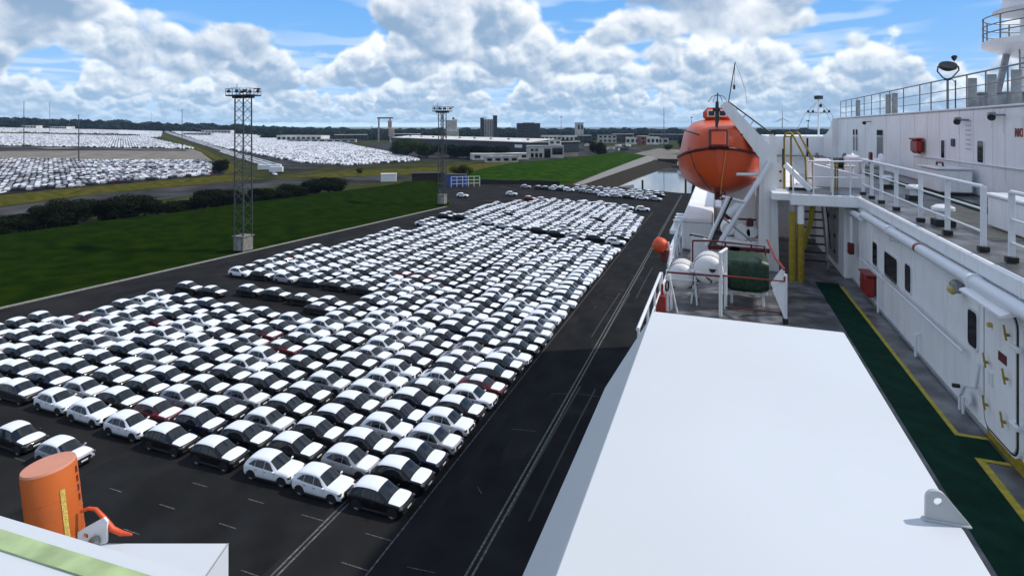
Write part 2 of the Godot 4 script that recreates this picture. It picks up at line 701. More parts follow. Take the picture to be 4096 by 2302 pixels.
func make_ground() -> void:
	ground("ground", [[-6500, -400], [-3.2, -400], [-3.2, 228.5], [-15, 229], [-41, 243], [-58, 246], [-54, 330], [-48, 440], [-40, 452], [60, 452], [6500, 452], [6500, 8000], [-6500, 8000]], 0.0, "field")
	# the basin beside the quay and the banks down to it
	ground("water", [[-60, -400], [6500, -400], [6500, 460], [-60, 460]], -4.0, "water")
	var b := MB.new()
	var top := [[-41, 243], [-58, 246], [-54, 330], [-48, 440], [-40, 452], [60, 452]]
	var low := [[-36, 256], [-48.5, 262], [-44.5, 333], [-37, 415], [-26, 436], [60, 436]]
	for i in top.size() - 1:
		b.quad(v(top[i][0], 0.0, top[i][1]), v(top[i + 1][0], 0.0, top[i + 1][1]), v(low[i + 1][0], -4.05, low[i + 1][1]), v(low[i][0], -4.05, low[i][1]), Vector3.UP)
	obj("canal_bank", b, mats["bank"]).set_meta("kind", "structure")
	b = MB.new()
	for q in [[[-3.2, -400], [-3.2, 228.5]], [[-3.2, 228.5], [-15, 229]], [[-15, 229], [-41, 243]], [[-41, 243], [-36, 256]]]:
		b.quad(v(q[0][0], -0.002, q[0][1]), v(q[1][0], -0.002, q[1][1]), v(q[1][0], -6.0, q[1][1]), v(q[0][0], -6.0, q[0][1]), Vector3(1, 0, -0.3))
	obj("quay_wall", b, mats["concrete"]).set_meta("kind", "structure")
	var q := []
	for s in [-60.0, 0.0, 49.0, 90.0, 130.0, 163.0]:
		q.append([edge_x(s), s])
	ground("quay", [[-3.2, -60]] + q + [[-84, 170], [-100, 196], [-113, 212], [-117, 229], [-102, 233], [-66, 239.5], [-41, 243], [-15, 229], [-3.2, 228.5]], 0.03, "asphalt")
	# a strip of darker tarmac along the berth, and a darker patch beside it
	ground("quay_lane", [[-3.2, -60], [-17.6, -60], [-17.6, 228], [-3.2, 228]], 0.036, "asphalt_dark")
	ground("dark_patch", [[-44.0, 4], [-24.5, 4], [-24.5, 31.4], [-44.0, 31.4]], 0.036, "asphalt_dark")
	# kerb between tarmac and grass
	b = MB.new()
	var ss := [-60.0, 0.0, 49.0, 90.0, 130.0, 163.0]
	for i in ss.size() - 1:
		b.bar(v(edge_x(ss[i]) - 0.3, 0.09, ss[i]), v(edge_x(ss[i + 1]) - 0.3, 0.09, ss[i + 1]), 0.75, 0.16, Vector3.UP, 0.02)
	obj("kerb", b, mats["concrete"]).set_meta("kind", "structure")
	# painted lines: a double line down the berth, one single line, a double line in the lot, slot marks
	var lines := [[-13.25, -20, -13.25, 222, 0.13], [-13.62, -20, -13.62, 222, 0.13], [-18.95, -20, -18.95, 175, 0.09], [-23.7, 0, -23.7, 32.5, 0.13], [-24.02, 0, -24.02, 32.5, 0.13], [-84, 172, -50, 210, 0.12]]
	for l in lines:
		b = MB.new()
		b.box(v((l[0] + l[2]) * 0.5, 0.041, (l[1] + l[3]) * 0.5), Vector3(l[4], 0.006, Vector2(l[2] - l[0], l[3] - l[1]).length()), 0.0, Basis(Vector3.UP, -atan2(l[2] - l[0], l[3] - l[1])))
		obj("painted_line", b, mats["road_line"]).set_meta("kind", "structure")
	b = MB.new()
	for i in 11:
		for c in [[-19.0, -20.9], [-24.1, -25.9], [-29.0, -30.4], [-34.2, -35.6], [-39.4, -40.6], [-44.6, -45.8], [-49.8, -51.0]]:
			var s := 5.2 + 2.5 * i
			if rng.randf() < 0.16:
				continue
			b.box(v((c[0] + c[1]) * 0.5 + rng.randf_range(-0.1, 0.1), 0.0415, s), Vector3(absf(c[1] - c[0]), 0.005, 0.06))
	obj("slot_mark", b, mats["road_line"]).set_meta("kind", "structure")
	b = MB.new()
	for i in 26:
		var s := rng.randf_range(12, 150)
		var x := rng.randf_range(-18, -6)
		var a := rng.randf() * TAU
		b.bar(v(x, 0.0425, s), v(x + cos(a) * rng.randf_range(0.6, 2.6), 0.0425, s + sin(a) * rng.randf_range(0.6, 2.2)), 0.035, 0.004)
	obj("tarmac_crack", b, mats["road_line"]).set_meta("kind", "structure")
	for q5 in [[-30.0, 24.0, 3.4, 5.0], [-38.0, 27.5, 5.0, 1.6], [-9.0, 30.0, 1.6, 3.4], [-15.2, 46.0, 1.4, 6.0], [-8.0, 62.0, 2.2, 9.0], [-15.6, 90.0, 1.6, 12.0], [-26.5, 16.0, 2.2, 3.0], [-33.5, 12.0, 2.6, 2.0], [-86.0, 70.0, 2.0, 14.0], [-84.0, 110.0, 2.2, 20.0]]:
		var patch := PackedVector2Array()
		for k in 14:
			var a := TAU * k / 14.0
			var rr := rng.randf_range(0.75, 1.1)
			patch.append(Vector2(q5[0] + cos(a) * q5[2] * rr, q5[1] + sin(a) * q5[3] * rr))
		b = MB.new()
		b.flat(patch, 0.0385)
		obj("tarmac_stain", b, mats["asphalt_dark" if q5[0] < -18.0 else "asphalt"]).set_meta("kind", "structure")
	for i in 3:
		b = MB.new()
		var tx := rng.randf_range(-17.0, -7.0)
		var ts := rng.randf_range(14.0, 90.0)
		for side in [0.0, 1.5]:
			for k in 9:
				var k2 := k * 2.2
				b.bar(v(tx + side + 0.0006 * k2 * k2, 0.0395, ts + k2), v(tx + side + 0.0006 * (k2 + 2.2) * (k2 + 2.2), 0.0395, ts + k2 + 2.2), 0.16, 0.003)
		obj("tyre_mark", b, mats["rubber"]).set_meta("kind", "structure")
	for i in 5:
		var c := MB.new()
		var s: float = [22.6, 26.8, 33.3, 50.0, 74.0][i]
		c.lathe([Vector2(0.0, 0.0), Vector2(0.34, 0.0), Vector2(0.36, -0.012)], Transform3D(Basis(), v([-9.6, -9.2, -9.4, -9.5, -9.3][i], 0.052, s)), 16)
		tag(obj("manhole_cover", c, mats["lot_asphalt"]), ["round manhole cover nearest the ship's white box", "second manhole cover along the dark quay lane", "third manhole cover along the dark quay lane", "fourth manhole cover along the dark quay lane", "farthest manhole cover along the dark quay lane"][i], "manhole cover", "covers in the quay lane")
	# the grass levee beside the lot
	b = MB.new()
	var rows := []
	for i in 40:
		var s := -60.0 + i * 7.2
		var r := []
		var xe := edge_x(s) - 0.6 if s < 166.0 else lerpf(edge_x(166.0), -112.0, clampf((s - 166.0) / 46.0, 0.0, 1.0))
		for j in 15:
			var t := j / 11.0
			var x := lerpf(xe, crest_x(s), t)
			var h := 2.6 * smoothstep(0.0, 0.95, t) if t <= 1.0 else 2.6 * (1.0 - smoothstep(1.0, 1.28, t))
			var fade := clampf((232.0 - s) / 14.0, 0.0, 1.0)
			r.append(v(x + sin(s * 0.31 + j) * 0.3, 0.02 + h * fade + sin(x * 0.21 + s * 0.13) * 0.10 * minf(t * 3.0, 1.0), s))
		rows.append(r)
	b.grid(rows, Vector3.UP)
	tag(obj("levee", b, mats["grass"]), "", "", "", "structure")
	# the bright green dyke beyond the end of the quay
	b = MB.new()
	rows = []
	var near := [[-118, 246], [-100, 242], [-86, 240.5], [-66, 243], [-63, 300], [-62.5, 370], [-62, 440], [-61.5, 515]]
	var far := [[-128, 262], [-122, 300], [-112, 330], [-104, 360], [-94, 390], [-88, 430], [-84, 480], [-78, 540]]
	for i in 29:
		var u := i / 4.0
		var k := mini(int(u), 6)
		var a := Vector2(near[k][0], near[k][1]).lerp(Vector2(near[k + 1][0], near[k + 1][1]), u - k)
		var c := Vector2(far[k][0], far[k][1]).lerp(Vector2(far[k + 1][0], far[k + 1][1]), u - k)
		var r := []
		for j in 9:
			var t := j / 8.0
			var q2 := a.lerp(c, t)
			var h := 4.4 * smoothstep(0.0, 0.8, t) * smoothstep(0.0, 2.5, u + 0.6) * (1.0 - smoothstep(6.2, 7.0, u) * 0.8)
			r.append(v(q2.x, 0.05 + h + sin(q2.x * 0.3 + q2.y * 0.11) * 0.12 * t, q2.y))
		rows.append(r)
	b.grid(rows, Vector3.UP)
	tag(obj("dyke", b, mats["grass_bright"]), "", "", "", "structure")
	ground("dyke_path", [[-61.6, 246], [-57.2, 245.5], [-53.5, 330], [-48, 440], [-52, 500], [-61, 515], [-62, 440], [-62.3, 330]], 0.05, "concrete")
	ground("gravel_bank", [[-50, 452], [-30, 452], [-20, 640], [-70, 700], [-78, 545], [-62, 518]], 0.045, "lot_pale")
	# roads and lots across the levee
	ground("harbour_road", [[-176, 60], [-205, 60], [-222, 150], [-212, 215], [-185, 232], [-168, 255], [-150, 266], [-146, 240], [-150, 222], [-178, 205], [-186, 150]], 0.03, "lot_asphalt")
	ground("grass_verge", [[-206, 60], [-250, 60], [-254, 150], [-248, 232], [-214, 222], [-226, 150]], 0.04, "dry_grass")
	ground("grass_verge", [[-166, 262], [-184, 240], [-210, 232], [-205, 270], [-170, 320], [-150, 380], [-128, 400], [-124, 330], [-135, 280]], 0.04, "dry_grass")
	laid("car_lot", [[-252, 60], [-256, 134], [-251, 232], [-300, 276], [-345, 308], [-444, 262], [-640, 150], [-640, 40]], 0.10, "lot_asphalt")
	laid("lot_road", [[-345, 309], [-444, 262], [-640, 150], [-760, 230], [-660, 330], [-500, 425], [-452, 392]], 0.14, "lot_pale")
	sloped("rising_land", 340.0, 2400.0, -110.0, -34.0, 0.004, "field")
	sloped("car_lot", 640.0, 1195.0, -75.0, -53.4, 0.16, "lot_asphalt")
	sloped("car_lot", 1300.0, 1750.0, -76.0, -52.8, 0.16, "lot_asphalt")
	sloped("grass_verge", 1198.0, 1300.0, -76.0, -57.0, 0.24, "dry_grass")
	laid("car_lot", [[-500, 426], [-660, 331], [-640, 290], [-470, 400]], 0.12, "lot_asphalt")
	laid("car_lot", [[-268, 305], [-222, 300], [-205, 380], [-285, 470], [-520, 720], [-830, 990], [-1290, 1085], [-1400, 1100], [-480, 445]], 0.16, "lot_asphalt")
	laid("grass_verge", [[-252, 233], [-262, 256], [-470, 415], [-1740, 1308], [-1752, 1300], [-490, 420], [-290, 272]], 0.20, "dry_grass")
	laid("harbour_road", [[-252, 268], [-1725, 1319], [-1700, 1352], [-240, 300], [-225, 262]], 0.14, "lot_asphalt")
	laid("works_yard", [[-210, 385], [-290, 475], [-520, 725], [-300, 900], [-60, 700], [-95, 520], [-100, 420], [-130, 395]], 0.03, "lot_asphalt")
	# low wooded hills along the skyline
	var hb := MB.new()
	var hrows := []
	var fn := FastNoiseLite.new()
	fn.seed = 3
	fn.frequency = 0.0022
	for i in 61:
		var a := deg_to_rad(-90.0 + i * 2.6)
		var r := []
		for j in 6:
			var d := 1900.0 + j * 260.0
			var rise: float = [0.0, 0.45, 0.85, 1.0, 0.9, 0.0][j]
			var deg := rad_to_deg(a)
			var h := 3.0 + 42.0 * (1.0 - smoothstep(-66.0, -36.0, deg)) + fn.get_noise_1d(i * 60.0) * 4.0
			r.append(v(sin(a) * d, -0.5 + h * rise, cos(a) * d))
		hrows.append(r)
	hb.grid(hrows, Vector3.UP)
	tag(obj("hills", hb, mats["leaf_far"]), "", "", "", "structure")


# ---------------------------------------------------------------- plants
func crown_mesh(seed_: int, lumps: int, per: int, leaf: float, squash := 1.0) -> ArrayMesh:
	# unit crown: about 2 wide, from y = 0 to y = 2
	var r := RandomNumberGenerator.new()
	r.seed = seed_
	var b := MB.new()
	b.tinted = true
	for l in lumps:
		var c := Vector3(r.randf_range(-0.6, 0.6), r.randf_range(0.45, 1.5), r.randf_range(-0.6, 0.6))
		if l == 0:
			c = Vector3(0, 0.9, 0)
		var rad := r.randf_range(0.28, 0.5) * (1.25 if l == 0 else 1.0)
		var tone := r.randf_range(0.6, 1.35)
		for i in per:
			var d := Vector3(r.randfn(), r.randfn(), r.randfn()).normalized()
			var pos := c + d * rad * pow(r.randf(), 0.35)
			pos.y = maxf(pos.y, 0.02) * squash
			var nrm := (d + Vector3(r.randfn(), r.randfn(), r.randfn()) * 0.55).normalized()
			var u := nrm.cross(Vector3(r.randfn(), r.randfn(), r.randfn())).normalized()
			var w := nrm.cross(u)
			var s := leaf * r.randf_range(0.6, 1.3)
			var t := tone * r.randf_range(0.75, 1.25)
			b.tint = Color(t, t * r.randf_range(0.92, 1.05), t * r.randf_range(0.8, 1.0))
			b.quad(pos + u * s, pos + w * s * 0.6, pos - u * s, pos - w * s * 0.6, nrm)
	return b.mesh()


func trunk_mesh(seed_: int) -> ArrayMesh:
	var r := RandomNumberGenerator.new()
	r.seed = seed_
	var b := MB.new()
	b.tube([Vector3(0, -0.1, 0), Vector3(r.randf_range(-0.04, 0.04), 0.5, 0), Vector3(r.randf_range(-0.1, 0.1), 1.1, r.randf_range(-0.1, 0.1))], [0.07, 0.05, 0.025], 6, false)
	for i in 4:
		var a := TAU * i / 4.0 + r.randf()
		b.tube([Vector3(0, 0.35 + 0.1 * i, 0), Vector3(cos(a) * 0.25, 0.7 + 0.1 * i, sin(a) * 0.25), Vector3(cos(a) * 0.45, 1.15 + 0.1 * i, sin(a) * 0.45)], [0.035, 0.025, 0.01], 5, false)
	return b.mesh()


func make_tree(called: String, label: String, group: String, at: Vector3, w: float, h: float, crown: ArrayMesh, trunk: ArrayMesh, leaf: String, turn: float, cat := "bush") -> void:
	var t := thing(called, label, cat, at, group)
	t.rotation.y = turn
	var c := obj("crown", crown, mats[leaf], t)
	c.scale = Vector3(w * 0.5, h * 0.5, w * 0.5)
	var k := obj("trunk", trunk, mats["bark"], t)
	k.scale = Vector3(w * 0.5, h * 0.5, w * 0.5)


func multi(called: String, m: Mesh, material: Material, where: Array, colors := [], parent: Node3D = null) -> MultiMeshInstance3D:
	var mm := MultiMesh.new()
	mm.transform_format = MultiMesh.TRANSFORM_3D
	mm.use_colors = colors.size() > 0
	mm.mesh = m
	mm.instance_count = where.size()
	for i in where.size():
		mm.set_instance_transform(i, where[i])
		if colors.size():
			mm.set_instance_color(i, colors[i])
	var o := MultiMeshInstance3D.new()
	o.name = called
	o.multimesh = mm
	if material:
		o.material_override = material
	(parent if parent else self).add_child(o, true)
	return o


# ---------------------------------------------------------------- far buildings and masts
func light_tower(called: String, label: String, at: Vector3, h: float, w: float, deck_w: float) -> void:
	var t := thing(called, label, "light tower", at, "floodlight towers beside the car lot")
	var b := MB.new()
	b.box(at + Vector3(0, 1.45, 0), Vector3(w + 0.3, 2.9, w + 0.3), 0.08)
	b.box(at + Vector3(0, 2.96, 0), Vector3(w + 0.7, 0.14, w + 0.7), 0.03)
	obj("concrete_base", b, mats["concrete"], t)
	b = MB.new()
	b.box(at + Vector3(0.5, 1.2, w * 0.5 + 0.29), Vector3(0.9, 2.0, 0.06), 0.02)
	obj("base_door", b, mats["grey_paint"], t)
	var top := h - 2.2
	var hw := w * 0.5
	for q in [[-1, -1], [1, -1], [1, 1], [-1, 1]]:
		b = MB.new()
		b.tube([at + Vector3(hw * q[0], 3.0, hw * q[1]), at + Vector3(hw * 0.92 * q[0], top, hw * 0.92 * q[1])], 0.14, 8)
		obj("leg", b, mats["galvanised"], t)
	b = MB.new()
	b.tube([at + Vector3(0, 3.0, 0), at + Vector3(0, top, 0)], 0.16, 8)
	obj("cable_riser", b, mats["galvanised"], t)
	b = MB.new()
	var n := int((top - 3.0) / 1.75)
	for i in n:
		var y0 := 3.0 + (top - 3.0) * i / n
		var y1 := 3.0 + (top - 3.0) * (i + 1) / n
		for f in 4:
			var a: Array = [[-1, -1], [1, -1], [1, 1], [-1, 1]][f]
			var c: Array = [[-1, -1], [1, -1], [1, 1], [-1, 1]][(f + 1) % 4]
			var p0 := at + Vector3(hw * 0.97 * a[0], y0, hw * 0.97 * a[1])
			var p1 := at + Vector3(hw * 0.97 * c[0], y1, hw * 0.97 * c[1])
			if i % 2:
				p0 = at + Vector3(hw * 0.97 * c[0], y0, hw * 0.97 * c[1])
				p1 = at + Vector3(hw * 0.97 * a[0], y1, hw * 0.97 * a[1])
			b.bar(p0, p1, 0.085, 0.085, Vector3(0.3, 0.2, 1))
	tag(obj("lattice_bracing", b, mats["galvanised"], t), "", "", "", "stuff")
	b = MB.new()
	b.box(at + Vector3(0, top + 0.12, 0), Vector3(deck_w, 0.28, 3.0), 0.05)
	b.box(at + Vector3(0, top - 0.22, 0), Vector3(deck_w * 0.75, 0.4, 1.2), 0.05)
	obj("platform", b, mats["dark_metal"], t)
	var y := top + 0.26
	for i in 8:
		for z in [-1.45, 1.45]:
			b = MB.new()
			b.tube([at + Vector3(-deck_w * 0.5 + 0.08 + i * (deck_w - 0.16) / 7.0, y, z), at + Vector3(-deck_w * 0.5 + 0.08 + i * (deck_w - 0.16) / 7.0, y + 1.25, z)], 0.05, 6)
			obj("rail_post", b, mats["dark_metal"], t)
	for yy in [0.65, 1.25]:
		b = MB.new()
		var dw := deck_w * 0.5 - 0.08
		b.tube([at + Vector3(-dw, y + yy, -1.45), at + Vector3(dw, y + yy, -1.45), at + Vector3(dw, y + yy, 1.45), at + Vector3(-dw, y + yy, 1.45), at + Vector3(-dw, y + yy, -1.45)], 0.045, 6)
		obj("guard_rail", b, mats["dark_metal"], t)
	for i in 6:
		b = MB.new()
		var x := -deck_w * 0.5 + 0.6 + i * (deck_w - 1.2) / 5.0
		b.box(at + Vector3(x, y + 0.75, -1.2 if i % 2 else 1.2), Vector3(0.62, 0.55, 0.4), 0.05, Basis(Vector3.RIGHT, 0.5 if i % 2 else -0.5))
		b.tube([at + Vector3(x, y, 0), at + Vector3(x, y + 0.8, -1.0 if i % 2 else 1.0)], 0.05, 5)
		obj("floodlight", b, mats["dark_metal"], t)
	b = MB.new()
	b.tube([at + Vector3(-1.7, y, 0), at + Vector3(-1.7, y + 2.4, 0)], 0.05, 6)
	b.tube([at + Vector3(-3.4, y + 1.6, 0), at + Vector3(-0.4, y + 1.6, 0)], 0.04, 6)
	obj("lightning_rod", b, mats["dark_metal"], t)
	b = MB.new()
	b.tube([at + Vector3(deck_w * 0.5 - 0.2, y + 1.2, 0.3), at + Vector3(deck_w * 0.5 + 0.9, y + 1.2, 0.3)], 0.07, 6)
	b.box(at + Vector3(deck_w * 0.5 + 1.0, y + 1.1, 0.3), Vector3(0.6, 0.35, 0.4), 0.05)
	obj("jib", b, mats["dark_metal"], t)


func mast(label: String, x: float, s: float, h: float, r := 0.42, head := 0, group := "slim light masts over the lots") -> void:
	var at := v(x, slope(x, s), s)
	var t := thing("light_mast", label, "light mast", at, group)
	var b := MB.new()
	b.tube([at, at + Vector3(0, h, 0)], [r, r * 0.5], 8)
	obj("pole", b, mats["galvanised"], t)
	b = MB.new()
	if head == 0:
		b.box(at + Vector3(0, h + 0.2, 0), Vector3(2.2, 0.35, 0.5), 0.05)
	else:
		b.lathe([Vector2(0.2, -0.6), Vector2(2.2, 0.0), Vector2(2.3, 0.6), Vector2(0.0, 0.9)], Transform3D(Basis(), at + Vector3(0, h, 0)), 12)
	obj("lamp_head", b, mats["dark_metal"], t)


func block(called: String, label: String, at: Vector3, size: Vector3, turn: float, wall: String, rows := 0, cols := 0, cat := "building", roof := "grey_paint") -> Node3D:
	# a plain building with its windows on the two faces that look towards the quay
	var t := thing(called, label, cat, at)
	var bs := Basis(Vector3.UP, turn)
	var b := MB.new()
	b.box(at + Vector3(0, size.y * 0.5, 0), size, 0.12, bs)
	obj("wall", b, mats[wall], t)
	b = MB.new()
	b.box(at + Vector3(0, size.y + 0.25, 0), Vector3(size.x + 0.6, 0.5, size.z + 0.6), 0.1, bs)
	obj("roof", b, mats[roof], t)
	for i in rows:
		for j in cols:
			b = MB.new()
			var w := size.x / cols
			b.box(at + bs * Vector3(-size.x * 0.5 + w * (j + 0.5), size.y * (i + 0.55) / rows, size.z * 0.5 + 0.05), Vector3(w * 0.6, size.y / rows * 0.45, 0.16), 0.03, bs)
			obj("window", b, mats["window_dark"], t)
	return t


func polar(px: float, d: float) -> Vector3:
	# a point on the ground d metres deep in the view at a bearing given in lens units; returned as a plain world position
	var xc := px * d
	var th := deg_to_rad(20.2)
	var x := xc * cos(th) - d * sin(th)
	var s := d * cos(th) + xc * sin(th)
	return v(x, slope(x, s), s)


func make_background() -> void:
	mat("wall_blue", Color(0.012, 0.024, 0.042), 0.6, 0.0, tex["stain"], 0.02)
	mat("wall_dark", Color(0.030, 0.030, 0.036), 0.6, 0.0, tex["stain"], 0.03)
	mat("wall_pale", Color(0.50, 0.49, 0.47), 0.7, 0.0, tex["stain"], 0.03)
	mat("wall_pink", Color(0.50, 0.36, 0.32), 0.7, 0.0, tex["stain"], 0.03)
	mat("wall_brick", Color(0.26, 0.085, 0.05), 0.8, 0.0, tex["stain"], 0.05)
	mat("roof_white", Color(0.74, 0.72, 0.68), 0.6, 0.0, tex["stain"], 0.012)
	mat("wood_dark", Color(0.022, 0.015, 0.012), 0.85, 0.0, tex["stain"], 0.2)
	mat("blue_paint", Color(0.022, 0.085, 0.34), 0.5, 0.0, tex["stain"], 0.2)
	light_tower("light_tower", "tall lattice light tower on the grass, nearer and larger of the two", v(-92.3, 0.3, 90.2), 33.9, 2.35, 6.6)
	light_tower("light_tower", "smaller, farther lattice light tower beside the blue hut", v(-85.2, 0.6, 165.5), 32.3, 2.0, 5.8)
	mast("leftmost slim mast standing over the far car lot", -609.5, 337.1, 43.0)
	mast("slim mast at the edge of the bare lot road, second from left", -1156.9, 681.0, 56.0)
	mast("slim mast standing in the nearest far lot of cars", -395.3, 249.8, 31.5)
	mast("slim mast where the dry grass verge meets the left car lot", -485.0, 399.7, 39.0)
	mast("slim mast left of the warehouse at the end of the middle car lot", -380.0, 560.0, 26.0)
	mast("slim mast in the middle of the car lot right of the lattice tower", -500.8, 738.0, 27.0)
	mast("distant slim mast between the lots, near the hills", -1374.7, 1043.6, 46.0, 0.4)
	mast("lamp mast beside the pink gantry, right side", -340.0, 800.0, 42.0, 0.3)
	mast("mushroom-headed mast left of the striped silo", -245.0, 900.0, 42.0, 0.5, 1, "mushroom-headed lamp masts")
	mast("mushroom-headed mast right of the pink gantry", -380.0, 900.0, 41.0, 0.5, 1, "mushroom-headed lamp masts")
	mast("mushroom-headed mast beside the pointed black pole near the houses", -40.0, 900.0, 40.0, 0.5, 1, "mushroom-headed lamp masts")
	mast("thin black pole over the yard right of the dark block", -62.0, 690.0, 48.0, 0.5)
	mast("mushroom-headed mast over the red and white houses", 100.0, 760.0, 33.0, 0.5, 1, "mushroom-headed lamp masts")
	# warehouse: dark blue walls under a pale roof, one long side to the quay
	var a := v(-146, 0, 440)
	var c := v(-375, 0, 595)
	var back := (c - a).cross(Vector3.UP).normalized()
	if back.z > 0.0:
		back = -back
	var t := thing("warehouse", "long dark blue warehouse with a pale flat roof beyond the dyke", "warehouse", (a + c) * 0.5)
	var mid := (a + c) * 0.5 + back * 27.0
	var along := (c - a).normalized()
	var wb := Basis(along, Vector3.UP, along.cross(Vector3.UP))
	var ln := (c - a).length()
	var b := MB.new()
	b.box(mid + Vector3(0, 8.6, 0), Vector3(ln, 9.0, 54.0), 0.1, wb)
	obj("wall", b, mats["wall_blue"], t)
	b = MB.new()
	b.box(mid + Vector3(0, 2.05, 0), Vector3(ln - 0.6, 4.1, 53.4), 0.1, wb)
	obj("plinth", b, mats["lot_pale"], t)
	b = MB.new()
	for sg in [-1.0, 1.0]:
		b.quad(mid + wb * Vector3(-ln * 0.5 - 0.8, 13.2, 28.0 * sg), mid + wb * Vector3(ln * 0.5 + 0.8, 13.2, 28.0 * sg), mid + wb * Vector3(ln * 0.5 + 0.8, 15.6, 0), mid + wb * Vector3(-ln * 0.5 - 0.8, 15.6, 0), Vector3.UP)
	b.box(mid + Vector3(0, 13.15, 0), Vector3(ln + 1.6, 0.5, 56.0), 0.1, wb)
	obj("roof", b, mats["roof_white"], t)
	for i in 9:
		b = MB.new()
		b.box(mid + wb * Vector3(-ln * 0.5 + 20 + i * 29.0, 14.8, -14.0 * signf((wb * Vector3(0, 0, 1)).dot(back))), Vector3(1.6, 1.6, 1.6), 0.1, wb)
		obj("roof_vent", b, mats["dark_metal"], t)
	for i in 5:
		b = MB.new()
		b.box(a + along * (18.0 + i * 26.0) - back * 0.05 + Vector3(0, 2.6, 0), Vector3(9.0, 3.6, 0.4), 0.05, wb)
		obj("loading_door", b, mats["wall_dark"], t)
	b = MB.new()
	b.box(a + along * 16.0 - back * 0.2 + Vector3(0, 9.6, 0), Vector3(10.5, 2.6, 0.3), 0.05, wb)
	obj("sign_board", b, mats["white_clean"], t)
	# white harbour office
	t = block("harbour_office", "small white office building with dark openings on the dyke's far edge", v(-122, 3.0, 402), Vector3(27, 8.5, 12), 0.35, "wall_pale", 0, 0, "office", "grey_paint")
	var ob := Basis(Vector3.UP, 0.35)
	for q in [[-9.5, 2.0, 2.2, 3.0, "window"], [-6.3, 2.0, 2.0, 3.0, "window"], [-3.2, 2.0, 2.0, 3.0, "window"], [-9.5, 6.0, 2.2, 1.6, "window"], [-6.3, 6.0, 2.2, 1.6, "window"], [1.6, 3.6, 4.6, 6.6, "doorway"], [9.0, 5.0, 7.6, 5.0, "doorway"]]:
		b = MB.new()
		b.box(v(-122, 3.0, 402) + ob * Vector3(q[0], q[1], 6.02), Vector3(q[2], q[3], 0.2), 0.03, ob)
		obj(q[4], b, mats["window_dark"], t)
	block("site_hut", "pale cabin on top of the white office", v(-116, 12.2, 408), Vector3(9, 3.6, 6), 0.35, "roof_white", 1, 2, "cabin")
	block("long_shed", "long white shed with a row of dark doors in front of the warehouse", v(-165, 0, 420), Vector3(46, 4.4, 10), 0.62, "roof_white", 1, 6, "shed", "roof_white")
	block("low_shed", "low grey shed left of the white office", v(-150, 0, 385), Vector3(24, 4.0, 8), 0.5, "wall_pale", 1, 4, "shed")
	# striped silo, dark block, white silo, gantry
	var at := polar(-0.0415, 980)
	t = thing("silo_tower", "tall dark silo with pale vertical stripes on the skyline", "silo", at)
	var tb := Basis(Vector3.UP, deg_to_rad(20.2) + 0.1)
	b = MB.new()
	b.box(at + tb * Vector3(-11.5, 21.0, 0), Vector3(5.5, 42.0, 16), 0.2, tb)
	b.box(at + tb * Vector3(11.2, 23.0, 0), Vector3(6.5, 46.0, 16), 0.2, tb)
	b.box(at + tb * Vector3(0, 19.5, -1.5), Vector3(17.5, 39.0, 13), 0.2, tb)
	obj("wall", b, mats["wall_dark"], t)
	for i in 6:
		b = MB.new()
		b.box(at + tb * Vector3(-7.4 + i * 2.95, 20.0, 5.4), Vector3(1.7, 36.0, 0.9), 0.2, tb)
		obj("stripe", b, mats["wall_pale"], t)
	at = polar(0.029, 980)
	t = thing("dark_block", "broad dark tower block with an uneven roof on the skyline", "building", at)
	b = MB.new()
	for q in [[-14.5, 11.0, 32.5], [0.0, 19.0, 33.5], [14.0, 11.5, 32.5]]:
		b.box(at + tb * Vector3(q[0], q[2] * 0.5, 0), Vector3(q[1], q[2], 14 + q[0] * 0.05), 0.3, tb)
	obj("wall", b, mats["wall_dark"], t)
	for i in 5:
		for j in 6:
			b = MB.new()
			b.box(at + tb * Vector3(-15.0 + j * 6.0, 8.0 + i * 5.0, 7.6), Vector3(3.0, 1.6, 0.4), 0.05, tb)
			obj("window", b, mats["window_dark"], t)
	at = polar(-0.108, 980)
	t = thing("white_silo", "plain white silo block behind the farther light tower", "silo", at)
	b = MB.new()
	b.box(at + tb * Vector3(0, 19.0, 0), Vector3(19, 38, 14), 0.3, tb)
	b.box(at + tb * Vector3(6.5, 19.5, 0), Vector3(8, 39.5, 13), 0.3, tb)
	b.box(at + tb * Vector3(2, 10.0, 8), Vector3(22, 20, 8), 0.3, tb)
	obj("wall", b, mats["wall_pale"], t)
	b = MB.new()
	b.box(at + tb * Vector3(4.0, 41.0, 0), Vector3(4, 3, 4), 0.2, tb)
	obj("roof_housing", b, mats["dark_metal"], t)
	at = polar(-0.226, 980)
	t = thing("gantry_crane", "pale pink gantry crane on the skyline left of the white silo", "gantry crane", at)
	for x in [-10.0, 10.0]:
		b = MB.new()
		b.bar(at + tb * Vector3(x, 0, 0), at + tb * Vector3(x * 0.95, 41.0, 0), 2.0, 2.0, Vector3.RIGHT)
		obj("leg", b, mats["wall_pink"], t)
	b = MB.new()
	b.box(at + tb * Vector3(1, 41.5, 0), Vector3(27, 2.2, 2.6), 0.2, tb)
	obj("beam", b, mats["wall_dark"], t)
	b = MB.new()
	b.box(at + tb * Vector3(9.5, 31.0, 1.5), Vector3(6.5, 12.0, 5), 0.2, tb)
	b.box(at + tb * Vector3(12.0, 16.0, 1.5), Vector3(9.0, 14.0, 5), 0.2, tb)
	obj("machine_house", b, mats["wall_pink"], t)
